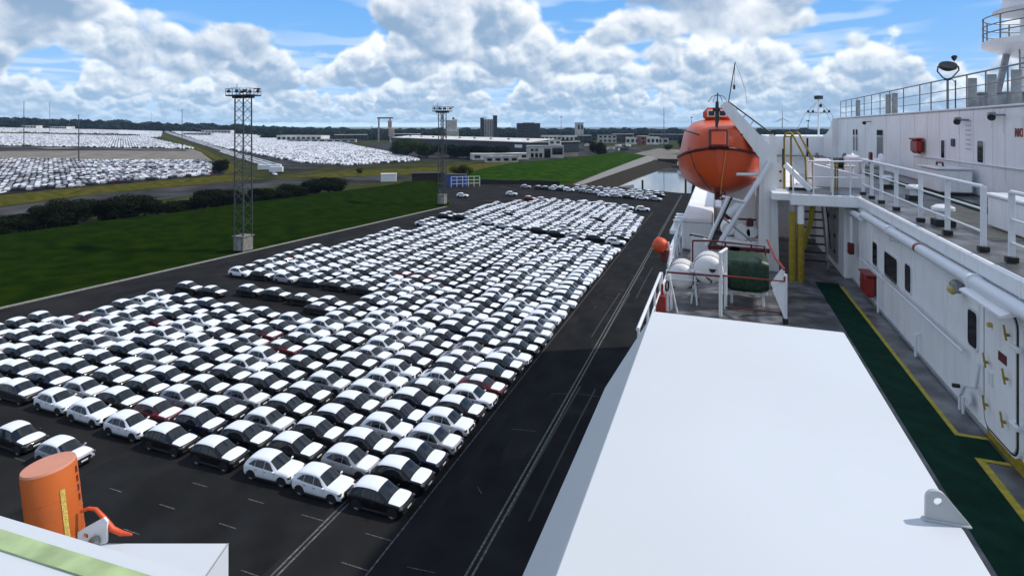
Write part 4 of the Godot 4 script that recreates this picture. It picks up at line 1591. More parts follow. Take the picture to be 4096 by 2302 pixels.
func left_limit(s: float) -> float:
	for i in LEFT_LIMIT.size() - 1:
		if s <= LEFT_LIMIT[i + 1][0]:
			return lerpf(LEFT_LIMIT[i][1], LEFT_LIMIT[i + 1][1], (s - LEFT_LIMIT[i][0]) / (LEFT_LIMIT[i + 1][0] - LEFT_LIMIT[i][0]))
	return 0.0


func ordinal(i: int) -> String:
	var small := ["first", "second", "third", "fourth", "fifth", "sixth", "seventh", "eighth", "ninth", "tenth", "eleventh", "twelfth", "thirteenth", "fourteenth", "fifteenth", "sixteenth", "seventeenth", "eighteenth", "nineteenth", "twentieth"]
	if i < 20:
		return small[i]
	return "twenty-" + small[i - 20] if i < 29 else "thirtieth" if i == 29 else "thirty-" + small[i - 30]


func fill_lot(poly: PackedVector2Array, dirn: Vector2, row: float, pitch: float, aisle: int, where: Array, tint: Array, bright: float) -> void:
	# rows of cars parked along dirn inside a polygon of (x, s)
	var u := dirn.normalized()
	var w := Vector2(-u.y, u.x)
	var lo := Vector2(1e9, 1e9)
	var hi := -lo
	for q in poly:
		var t := Vector2(q.dot(u), q.dot(w))
		lo = lo.min(t)
		hi = hi.max(t)
	var turn := atan2(w.y, w.x)
	var bs := Basis(Vector3.UP, turn)
	var k := 0
	var y := lo.y + row * 0.5
	while y < hi.y:
		k += 1
		if k % aisle == 0:
			y += row * 0.9
		var x := lo.x + pitch * 0.5
		while x < hi.x:
			var q := u * x + w * y
			if Geometry2D.is_point_in_polygon(q, poly) and rng.randf() < 0.965:
				where.append(Transform3D(bs * Basis(Vector3.UP, rng.randf_range(-0.03, 0.03)), v(q.x + rng.randf_range(-0.2, 0.2), slope(q.x, q.y) + 0.06, q.y + rng.randf_range(-0.2, 0.2))))
				var r := rng.randf()
				var c := Color(0.02, 0.02, 0.024)
				if r < bright: c = Color(0.66, 0.69, 0.74)
				elif r < bright + 0.2: c = Color(0.32, 0.33, 0.36)
				elif r < bright + 0.23: c = Color(0.12, 0.01, 0.01)
				elif r < bright + 0.27: c = Color(0.02, 0.03, 0.09)
				tint.append(c)
			x += pitch
		y += row


func make_cars() -> void:
	var m := mat("car_any", Color(1, 1, 1), 0.35)
	m.vertex_color_use_as_albedo = true
	m.clearcoat_enabled = true
	m.clearcoat = 0.3
	m.metallic_specular = 0.3
	var kinds := {"suv": [build_car("suv", false), build_car("suv", true)], "saloon": [build_car("saloon", false), build_car("saloon", true)]}
	var col_x := [-21.35, -25.9, -30.65, -35.75, -41.0, -46.1, -51.3, -56.4, -61.8, -66.9, -72.0, -77.1, -82.2]
	var first_rows := [["black", "white", "white", "black", "black", "white", "white", "white", "dark grey", "black", "navy", "black", "black"], ["black", "silver", "black", "black", "navy", "black", "black", "silver", "navy", "black", "black", "black", "black"], ["navy", "black", "dark grey", "silver", "black", "silver", "black", "black", "black", "dark grey", "black", "silver", "black"], ["silver", "white", "black", "black", "silver", "black", "navy", "black", "black", "black", "black", "black", "black"], ["white", "navy", "dark grey", "black", "black", "black", "black", "silver", "black", "silver", "black", "black", "black"]]
	var cars := []
	for r in 62:
		for c in 13:
			var s: float = 32.7 + 2.5 * r + maxf(0.0, c - 3.0) * 0.27
			var x: float = col_x[c]
			if x < left_limit(s) or s > 183.0:
				continue
			if s > 155.0 and x > lerpf(-19.5, -33.0, (s - 155.0) / 28.0):
				continue
			if x < -50.0 and s > 66.9 and s < 72.4:
				continue
			if x < -53.0 and s > 60.6 and s < 64.4:
				continue
			if absf((s - 138.2) - (x + 73.7) * -0.364) < 2.2:
				continue
			if s > 60.0 and rng.randf() < 0.02:
				continue
			var paint: String = first_rows[r][c] if r < first_rows.size() else paint_pick()
			if s > 64.0 and s < 66.9 and x < -46.0:
				paint = "black"
			for q in [[-79.6, 49.9], [-69.0, 51.3], [-52.5, 53.0], [-44.7, 51.2], [-46.7, 36.4], [-78.7, 86.9], [-77.7, 93.0], [-51.0, 82.8], [-46.4, 82.6], [-20.8, 51.2]]:
				if absf(x - q[0]) < 2.6 and absf(s - q[1]) < 1.25:
					paint = "dark red"
			cars.append([s * 0.9385 - x * 0.345, s + rng.randf_range(-0.14, 0.14), x + rng.randf_range(-0.16, 0.16), paint, r, c])
	cars.sort_custom(func(a, b): return a[0] < b[0])
	var words := {"black": "black", "navy": "navy blue", "dark grey": "dark grey", "silver": "silver", "white": "white", "dark red": "dark red"}
	car_thing(kinds.suv[0], "silver car with white panels parked apart, right behind the orange float", v(-47.0, 0.03, 28.7), rng.randf_range(-0.03, 0.03), "silver", true, "cars parked on the quay")
	car_thing(kinds.suv[0], "black car with white panels parked apart at the left edge", v(-52.7, 0.03, 28.9), rng.randf_range(-0.03, 0.03), "black", true, "cars parked on the quay")
	var rest := {"suv": [[], []], "saloon": [[], []]}
	var lin := {"black": Color(0.004, 0.004, 0.005), "navy": Color(0.007, 0.010, 0.028), "dark grey": Color(0.013, 0.0135, 0.016), "silver": Color(0.30, 0.31, 0.34), "white": Color(0.68, 0.71, 0.76), "dark red": Color(0.11, 0.006, 0.010)}
	for i in cars.size():
		var q: Array = cars[i]
		var suv: bool = q[4] < 6 or rng.randf() < 0.66
		var kind := "suv" if suv else "saloon"
		var turn := rng.randf_range(-0.025, 0.025)
		if i < 298:
			var spot: String = "%s from the quay lane in the %s row back" % [ordinal(q[5]), ordinal(q[4])]
			if q[5] == 0 and q[4] == 0:
				spot = "nearest of all, at the corner of the quay lane"
			elif q[4] == 0:
				spot = "%s from the quay lane in the front row" % ordinal(q[5])
			car_thing(kinds[kind][0 if i < 110 else 1], "%s %s with white panels, %s" % [words[q[3]], "SUV" if suv else "saloon", spot], v(q[2], 0.03, q[1]), turn, q[3], i < 110, "cars parked on the quay")
		else:
			rest[kind][0].append(Transform3D(Basis(Vector3.UP, turn), v(q[2], 0.03, q[1])))
			rest[kind][1].append(lin[q[3]])
	# the short rows at the far end of the quay
	for k in 3:
		for i in 18 - k * 3:
			var x := -76.0 + k * 9.0 + i * 3.3
			var s := 223.5 - i * 0.85 + k * 3.4 - (2.0 if i > 8 else 0.0)
			if s > 229.5 or rng.randf() < 0.08:
				continue
			var form := "saloon" if rng.randf() < 0.3 else "suv"
			rest[form][0].append(Transform3D(Basis(Vector3.UP, rng.randf_range(-0.35, 0.2)), v(x, 0.03, s)))
			rest[form][1].append(lin[["white", "silver", "silver", "white", "dark grey", "black"][rng.randi() % 6]])
	for i in 5:
		rest["suv"][0].append(Transform3D(Basis(Vector3.UP, rng.randf_range(-0.3, 0.2)), v(-40.0 + i * 4.8, 0.03, 206.0 - i * 1.2)))
		rest["suv"][1].append(lin[["white", "silver", "black", "white", "silver"][i]])
	for i in 9:
		rest["suv"][0].append(Transform3D(Basis(Vector3.UP, rng.randf_range(-0.1, 0.1)), v(-62.0 + i * 5.0, 0.03, 187.0 - i * 1.5)))
		rest["suv"][1].append([lin["dark red"] * 1.8, lin["white"], lin["dark red"] * 1.8, lin["dark grey"], lin["silver"], lin["navy"] * 2.5, lin["navy"] * 2.5, lin["white"], lin["white"]][i])
	for kind in rest:
		tag(multi("car_rows", far_car_mesh(kinds[kind][1]), null, rest[kind][0], rest[kind][1]), "packed rows of cars filling the far half of the quay" if kind == "suv" else "lower saloons among the packed rows on the far half of the quay", "cars", "", "stuff")
	for q in [[-73.0, 198.0, 0.1, "white", "lone white car standing in the open lane at the lot's far end"], [-88.0, 187.0, 0.1, "white", "lone white car beside the base of the farther light tower"], [-222.0, 238.0, -0.5, "white", "lone white car on the road behind the levee bushes"], [-4.6, 190.0, 1.5, "silver", "pale car on the lane beside the ship's white housing"]]:
		car_thing(kinds["suv"][1], q[4], v(q[0], 0.05, q[1]), q[2], q[3], false, "cars standing alone")
	# the lots across the levee
	var tiny := tiny_car_mesh()
	var w := []
	var tc := []
	fill_lot(pv([[-256, 62], [-259, 134], [-254, 229], [-300, 270], [-345, 302], [-440, 258], [-630, 148], [-630, 62]]), Vector2(0.82, 0.57), 5.5, 2.5, 6, w, tc, 0.30)
	tag(multi("car_rows", tiny, null, w, tc), "mass of cars in the near left lot across the levee", "cars", "", "stuff")
	w = []
	tc = []
	fill_lot(pv([[-505, 432], [-655, 350], [-900, 268], [-1120, 350], [-1065, 520], [-900, 690], [-850, 640]]), Vector2(0.576, 0.817), 4.9, 2.5, 5, w, tc, 0.50)
	fill_lot(pv([[-850, 650], [-905, 705], [-1260, 985], [-1690, 1285], [-1740, 1240], [-1450, 1010], [-1130, 790]]), Vector2(0.576, 0.817), 4.9, 2.5, 5, w, tc, 0.50)
	fill_lot(pv([[-1000, 760], [-1080, 700], [-1150, 560], [-1480, 700], [-1560, 860], [-1480, 1080], [-1290, 960]]), Vector2(0.576, 0.817), 4.9, 2.5, 5, w, tc, 0.50)
	fill_lot(pv([[-1235, 480], [-1300, 330], [-1560, 420], [-1520, 620]]), Vector2(0.576, 0.817), 4.9, 2.5, 5, w, tc, 0.6)
	tag(multi("car_rows", tiny, null, w, tc), "mass of white cars in the far left lot", "cars", "", "stuff")
	w = []
	tc = []
	fill_lot(pv([[-275, 320], [-232, 312], [-212, 375], [-288, 464], [-520, 700], [-830, 970], [-1270, 1066], [-1370, 1090], [-500, 462]]), Vector2(0.576, 0.817), 4.9, 2.5, 7, w, tc, 0.55)
	fill_lot(pv([[-268, 282], [-1600, 1232], [-1595, 1240], [-264, 290]]), Vector2(-0.817, 0.576), 4.9, 5.2, 9, w, tc, 0.8)
	tag(multi("car_rows", tiny, null, w, tc), "mass of white cars in the middle lot right of the lattice tower", "cars", "", "stuff")
	print("cars ", cars.size(), " far ", w.size())


# ---------------------------------------------------------------- ship
func rounded(w: float, h: float, r: float) -> PackedVector2Array:
	var p := PackedVector2Array()
	for c in [[1, 1, 0.0], [-1, 1, PI / 2], [-1, -1, PI], [1, -1, PI * 1.5]]:
		for i in 5:
			var a: float = c[2] + PI / 2 * i / 4.0
			p.append(Vector2(c[0] * (w * 0.5 - r) + cos(a) * r, c[1] * (h * 0.5 - r) + sin(a) * r))
	return p


# frame for plates on walls that look to port (towards -x): its x runs towards the stern, its y up, its z out of the wall
func port(x: float, y: float, s: float) -> Transform3D:
	return Transform3D(Basis(Vector3(0, 0, 1), Vector3.UP, Vector3(-1, 0, 0)), v(x, y, s))


func port_window(t: Node3D, x: float, s: float, y: float, w: float, h: float, r := 0.07) -> void:
	var b := MB.new()
	b.prism(rounded(w + 0.08, h + 0.08, r + 0.03), port(x + 0.01, y, s), 0.035)
	var f := obj("window", b, mats["white_clean"], t)
	b = MB.new()
	b.prism(rounded(w, h, r), port(x + 0.01, y, s), 0.041)
	obj("pane", b, mats["window_dark"], f)


func tube_part(called: String, path: Array, r: float, m: String, t: Node3D, sides := 8) -> MeshInstance3D:
	var b := MB.new()
	b.tube(path, r, sides)
	return obj(called, b, mats[m], t)


func box_part(called: String, c: Vector3, size: Vector3, m: String, t: Node3D, bevel := 0.01, bs := Basis()) -> MeshInstance3D:
	var b := MB.new()
	b.box(c, size, bevel, bs)
	return obj(called, b, mats[m], t)


func railing(label: String, path: Array, heights: Array, posts: Array, flat: bool, m: String, at: Vector3, group := "ship railings", r := 0.022, called := "deck_railing") -> Node3D:
	# path: corners at deck level; posts: points at deck level; heights: of the rails
	var t := thing(called, label, "railing", at, group)
	var top: float = heights[0]
	for p in posts:
		if flat:
			box_part("post", p + Vector3(0, top * 0.5, 0), Vector3(0.085, top, 0.025), m, t, 0.006)
			box_part("post_foot", p + Vector3(0, 0.03, 0), Vector3(0.15, 0.09, 0.10), "black", t)
		else:
			tube_part("post", [p, p + Vector3(0, top, 0)], r, m, t, 6)
	for i in heights.size():
		var q := []
		for p in path:
			q.append(p + Vector3(0, heights[i], 0))
		tube_part("rail", q, r * (1.25 if i == 0 else 0.7), m, t, 8)
	return t


func text_part(words: String, size: float, depth: float, m: String, xf: Transform3D, t: Node3D, called := "lettering") -> void:
	var tm := TextMesh.new()
	var f := SystemFont.new()
	f.font_names = PackedStringArray(["Droid Sans"])
	f.font_weight = 700
	tm.font = f
	tm.text = words
	tm.font_size = 64
	tm.pixel_size = size / 46.0
	tm.depth = depth
	tm.horizontal_alignment = HORIZONTAL_ALIGNMENT_LEFT
	var o := obj(called, tm, mats[m], t)
	xf.origin -= t.position
	o.transform = xf


func make_ship() -> void:
	make_decks()
	make_deckhouse()
	make_superstructure()
	make_upper_gear()
	make_boat_station()
	make_foreground()


func make_decks() -> void:
	var b := MB.new()
	b.box(v(9.2, 8.45, 26), Vector3(21.5, 25.0, 90), 0.05)
	tag(obj("ship_hull", b, mats["white_paint"]), "", "", "", "structure")
	b = MB.new()
	b.flat(pv([[-1.53, -10], [3.9, -10], [3.9, 60], [-1.53, 60]]), DECK)
	tag(obj("ship_deck", b, mats["deck_grey"]), "", "", "", "structure")
	b = MB.new()
	b.flat(pv([[2.70, -8], [3.30, -8], [3.33, 9.6], [3.70, 9.6], [3.70, 10.28], [3.30, 10.28], [3.26, 18.9], [2.66, 18.9]]), DECK + 0.004)
	tag(obj("deck_walkway", b, mats["deck_green"]), "", "", "", "structure")
	for q in [[[3.26, 18.6], [3.34, 18.6], [3.37, 10.28], [3.30, 10.28]], [[3.30, 10.20], [3.72, 10.20], [3.72, 10.28], [3.30, 10.28]], [[3.33, 9.60], [3.72, 9.60], [3.72, 9.52], [3.43, 9.52]], [[3.33, 9.60], [3.43, 9.54], [3.40, -8], [3.30, -8]]]:
		b = MB.new()
		b.flat(pv(q), DECK + 0.008)
		tag(obj("walkway_line", b, mats["line_yellow"]), "", "", "", "structure")
	# coaming along the ship's side
	b = MB.new()
	b.box(v(-1.50, DECK + 0.09, 25), Vector3(0.06, 0.18, 70), 0.01)
	tag(obj("deck_coaming", b, mats["white_paint"]), "", "", "", "structure")
	# upper deck on top of the deckhouse
	b = MB.new()
	b.flat(pv([[3.80, -8], [7.2, -8], [7.2, 46], [3.0, 46], [3.0, 21.5], [3.80, 19.3]]), UPPER + 0.004)
	tag(obj("upper_deck", b, mats["deck_grey"]), "", "", "", "structure")
	b = MB.new()
	b.flat(pv([[5.75, -8], [6.25, -8], [6.25, 40], [5.75, 40]]), UPPER + 0.008)
	tag(obj("deck_walkway", b, mats["deck_green"]), "", "", "", "structure")
	b = MB.new()
	b.flat(pv([[4.5, 12.2], [5.7, 12.8], [5.7, 18.2], [4.9, 17.0]]), UPPER + 0.008)
	tag(obj("deck_patch", b, mats["deck_tan"]), "", "", "", "structure")


func make_deckhouse() -> void:
	var t := thing("deckhouse", "long white deckhouse wall with dark windows beside the green walkway", "deckhouse", v(6, DECK, 6))
	var b := MB.new()
	b.box(v(7.77, 22.15, 5.75), Vector3(8.0, 2.30, 27.5), 0.04)
	obj("wall", b, mats["white_paint"], t)
	b = MB.new()
	b.box(v(5.5, UPPER - 0.14, 5.75), Vector3(3.56, 0.27, 27.55), 0.03)
	obj("deck_edge", b, mats["white_paint"], t)
	# plates of the wall: weld seams
	for i in 13:
		var s := 18.6 - i * 1.32
		if absf(s - 9.9) < 0.6:
			continue
		box_part("weld_seam", v(3.766, 22.14, s), Vector3(0.014, 2.22, 0.035), "white_paint", t, 0.005)
	for i in 12:
		box_part("edge_seam", v(3.715, UPPER - 0.14, 18.4 - i * 1.3), Vector3(0.014, 0.25, 0.025), "white_paint", t, 0.004)
	port_window(t, 3.77, 16.85, 22.34, 0.42, 0.58)
	port_window(t, 3.77, 15.43, 22.32, 1.02, 0.58)
	port_window(t, 3.77, 14.14, 22.40, 0.36, 0.56)
	port_window(t, 3.77, 10.88, 22.42, 0.32, 0.56)
	# the weathertight door
	b = MB.new()
	b.prism(rounded(1.08, 1.98, 0.20), port(3.78, 22.12, 9.87), 0.05)
	var d := obj("door", b, mats["white_paint"], t)
	b = MB.new()
	var g := rounded(1.00, 1.90, 0.17)
	var gp := []
	for q in g:
		gp.append(port(3.725, 22.12, 9.87) * Vector3(q.x, q.y, 0))
	gp.append(gp[0])
	b.tube(gp, 0.014, 6, false)
	obj("gasket", b, mats["black"], d)
	b = MB.new()
	b.prism(rounded(0.95, 1.85, 0.15), port(3.74, 22.12, 9.87), 0.03)
	obj("door_leaf", b, mats["white_paint"], d)
	for q in [[9.52, 22.78], [10.16, 22.16], [9.56, 22.17], [10.18, 21.53], [9.62, 21.55]]:
		b = MB.new()
		b.tube([v(3.69, q[1], q[0]), v(3.655, q[1], q[0]), v(3.64, q[1] + 0.02, q[0])], 0.022, 6)
		b.bar(v(3.645, q[1] + 0.12, q[0] + 0.05), v(3.645, q[1] - 0.07, q[0] - 0.03), 0.028, 0.022, Vector3(1, 0, 0), 0.006)
		obj("dog_handle", b, mats["yellow_paint"], d)
	for q in [[9.36, 22.66], [9.38, 21.62]]:
		box_part("hinge", v(3.69, q[1], q[0]), Vector3(0.06, 0.07, 0.22), "white_clean", d, 0.012)
	box_part("door_plate", v(3.705, 22.38, 9.76), Vector3(0.012, 0.13, 0.24), "dark_red", d, 0.003)
	box_part("door_lock", v(3.70, 21.95, 10.11), Vector3(0.03, 0.20, 0.10), "white_clean", d, 0.008)
	b = MB.new()
	b.lathe([Vector2(0.035, 0), Vector2(0.035, 0.05), Vector2(0.015, 0.06), Vector2(0, 0.06)], Transform3D(Basis(Vector3(0, 0, 1), PI / 2), v(3.71, 22.73, 10.10)), 10)
	obj("door_knob", b, mats["label_yellow"], d)
	b = MB.new()
	b.box(v(3.755, 21.09, 9.80), Vector3(0.03, 0.18, 1.10), 0.006)
	obj("door_sill", b, mats["yellow_paint"], t)
	# hood over the door
	b = MB.new()
	b.prism(pv([[0, 0], [0.34, -0.14], [0.34, -0.17], [0, -0.10]]), Transform3D(Basis(Vector3(-1, 0, 0), Vector3.UP, Vector3(0, 0, -1)), v(3.77, 23.28, 9.1)), 1.35)
	obj("door_hood", b, mats["white_paint"], t)
	# grey skirting strip where the wall meets the deck
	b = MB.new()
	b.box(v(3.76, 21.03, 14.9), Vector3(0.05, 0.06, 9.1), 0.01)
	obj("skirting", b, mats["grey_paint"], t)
	# handrail and pipes on the wall
	t = thing("wall_handrail", "thin white handrail along the lower half of the deckhouse wall", "handrail", v(3.66, 22.0, 14.4))
	tube_part("rail", [v(3.66, 21.98, 17.9), v(3.66, 22.0, 11.0)], 0.022, "white_clean", t)
	for s in [17.6, 15.9, 14.2, 12.6, 11.2]:
		tube_part("bracket", [v(3.66, 21.98, s), v(3.78, 21.98, s)], 0.014, "white_clean", t, 6)
	t = thing("overhead_pipe", "fat white pipe with a red band along the top of the deckhouse", "pipe", v(3.62, 23.28, 10))
	tube_part("pipe", [v(3.60, 23.26, 17.35), v(3.60, 23.28, 2.0)], 0.098, "white_clean", t, 16)
	tube_part("pipe", [v(3.64, 23.10, 19.4), v(3.63, 23.13, 17.75)], 0.09, "white_clean", t, 16)
	for s in [14.85, 10.4]:
		tube_part("flange", [v(3.60, 23.27, s + 0.04), v(3.60, 23.27, s - 0.04)], 0.125, "white_clean", t, 16)
		tube_part("hanger", [v(3.60, 23.2, s), v(3.60, 23.06, s), v(3.78, 23.02, s)], 0.018, "white_clean", t, 6)
	tube_part("red_band", [v(3.60, 23.27, 12.95), v(3.60, 23.27, 12.83)], 0.102, "red_paint", t, 16)
	t = thing("hose_cabinet", "red hose cabinet hung low at the deckhouse's far corner", "hose cabinet", v(3.6, 21.3, 17.2))
	box_part("cabinet", v(3.64, 21.50, 17.1), Vector3(0.24, 0.56, 0.72), "red_paint", t, 0.07)
	box_part("lid", v(3.63, 21.78, 17.1), Vector3(0.27, 0.06, 0.76), "red_paint", t, 0.025)
	box_part("latch", v(3.47, 21.6, 17.1), Vector3(0.02, 0.10, 0.05), "steel", t, 0.005)
	t = thing("fire_hydrant", "dark red hydrant on a white pipe at the end of the deckhouse", "hydrant", v(3.6, 22.0, 18.8))
	tube_part("riser", [v(3.60, 23.0, 18.8), v(3.60, 22.25, 18.8)], 0.05, "white_clean", t)
	box_part("valve_box", v(3.58, 22.08, 18.8), Vector3(0.16, 0.34, 0.17), "dark_red", t, 0.03)
	tube_part("outlet", [v(3.58, 22.02, 18.7), v(3.56, 22.02, 18.55)], 0.035, "dark_red", t)
	for q in [[16.2, 21.95, "white drain pipe by the red hose cabinet"], [13.35, 21.50, "white drain pipe in the middle of the deckhouse wall"]]:
		b = MB.new()
		b.tube([v(3.75, q[1], q[0]), v(3.68, q[1] - 0.03, q[0]), v(3.67, q[1] - 0.10, q[0]), v(3.67, DECK + 0.03, q[0])], 0.025, 8)
		tag(obj("drain_pipe", b, mats["white_clean"]), q[2], "drain pipe", "drain pipes on the deckhouse")
	t = thing("drain_valve", "white valve and twin drain pipes left of the weathertight door", "valve", v(3.7, 21.2, 11.0))
	tube_part("feed", [v(3.72, 22.0, 10.55), v(3.68, 21.62, 10.55), v(3.66, 21.5, 10.9), v(3.66, 21.25, 11.1)], 0.025, "white_clean", t)
	for s in [11.12, 10.98]:
		tube_part("pipe", [v(3.66, 21.3, s), v(3.66, 21.02, s)], 0.022, "white_clean", t)
	b = MB.new()
	b.lathe([Vector2(0.0, 0), Vector2(0.10, 0.0), Vector2(0.11, 0.03), Vector2(0.0, 0.05)], Transform3D(Basis(Vector3(0, 0, 1), PI / 2), v(3.70, 21.32, 10.85)), 14)
	obj("handwheel", b, mats["white_clean"], t)
	tube_part("knob", [v(3.62, 21.33, 11.3), v(3.72, 21.33, 11.3)], 0.035, "black", t)
	t = thing("wall_lamp", "small beige bulkhead lamp under the fat white pipe", "lamp", v(3.7, 23.0, 11.2))
	box_part("housing", v(3.66, 22.98, 11.25), Vector3(0.16, 0.20, 0.24), "grey_paint", t, 0.05)
	box_part("lens", v(3.60, 22.92, 11.25), Vector3(0.12, 0.13, 0.18), "label_yellow", t, 0.04)
	# recess beyond the corner: inner wall with its door, and the ladder
	t = thing("inner_bulkhead", "shaded white wall with a grey door behind the yellow posts", "bulkhead", v(4, DECK, 22))
	b = MB.new()
	b.box(v(4.9, 22.15, 22.3), Vector3(2.7, 2.3, 5.4), 0.03)
	b.box(v(3.4, 22.15, 36.0), Vector3(6.2, 2.3, 20), 0.03)
	obj("wall", b, mats["white_paint"], t)
	b = MB.new()
	b.box(v(4.0, UPPER - 0.12, 31.0), Vector3(5.0, 0.23, 24.0), 0.02)
	obj("deck_plate", b, mats["white_paint"], t)
	b = MB.new()
	b.prism(rounded(1.7, 1.85, 0.14), port(3.56, 22.17, 21.3), 0.05)
	var idoor := obj("door", b, mats["grey_paint"], t)
	for q in [[20.75, 22.7], [20.75, 22.1], [20.75, 21.6], [21.85, 22.6]]:
		box_part("dog_handle", v(3.49, q[1], q[0]), Vector3(0.05, 0.13, 0.05), "dark_metal", idoor, 0.01)
	t = thing("deck_ladder", "steep steel ladder up to the boarding platform behind the yellow posts", "ladder", v(2.9, DECK, 21.4))
	for x in [2.55, 3.28]:
		b = MB.new()
		b.bar(v(x, DECK, 20.6), v(x, UPPER, 22.2), 0.04, 0.17)
		obj("stringer", b, mats["grey_paint"], t)
	for i in 10:
		box_part("tread", v(2.915, DECK + 0.24 + i * 0.245, 20.72 + i * 0.16), Vector3(0.70, 0.03, 0.20), "dark_metal", t, 0.005)
	tube_part("handrail", [v(3.34, DECK + 0.7, 20.5), v(3.34, UPPER + 0.5, 22.0)], 0.02, "dark_metal", t)
	t = thing("boarding_platform", "white boarding platform on yellow posts beside the lifeboat davit", "platform", v(2.9, UPPER, 19.8))
	b = MB.new()
	b.box(v(2.92, UPPER - 0.155, 19.66), Vector3(1.84, 0.34, 2.0), 0.02)
	obj("deck_beam", b, mats["white_paint"], t)
	b = MB.new()
	b.box(v(2.9, UPPER + 0.02, 19.66), Vector3(1.78, 0.02, 1.9), 0.004)
	obj("floor_plate", b, mats["deck_grey"], t)
	for x in [2.05, 2.27]:
		b = MB.new()
		b.tube([v(x, DECK, 18.8), v(x, 22.72 if x > 2.1 else 23.1, 18.8)], 0.10, 14)
		obj("post", b, mats["yellow_paint"], t)
	tube_part("post_head", [v(2.27, 22.72, 18.8), v(2.27, 23.3, 18.8)], 0.099, "white_paint", t, 14)
	tube_part("post_head", [v(2.05, 23.1, 18.8), v(2.05, 23.3, 18.8)], 0.099, "grey_paint", t, 14)
	b = MB.new()
	b.tube([v(2.62, 23.3, 19.0), v(2.58, 22.7, 19.15), v(2.44, 22.1, 19.3), v(2.42, 21.9, 19.3)], 0.07, 10)
	obj("brace", b, mats["yellow_paint"], t)


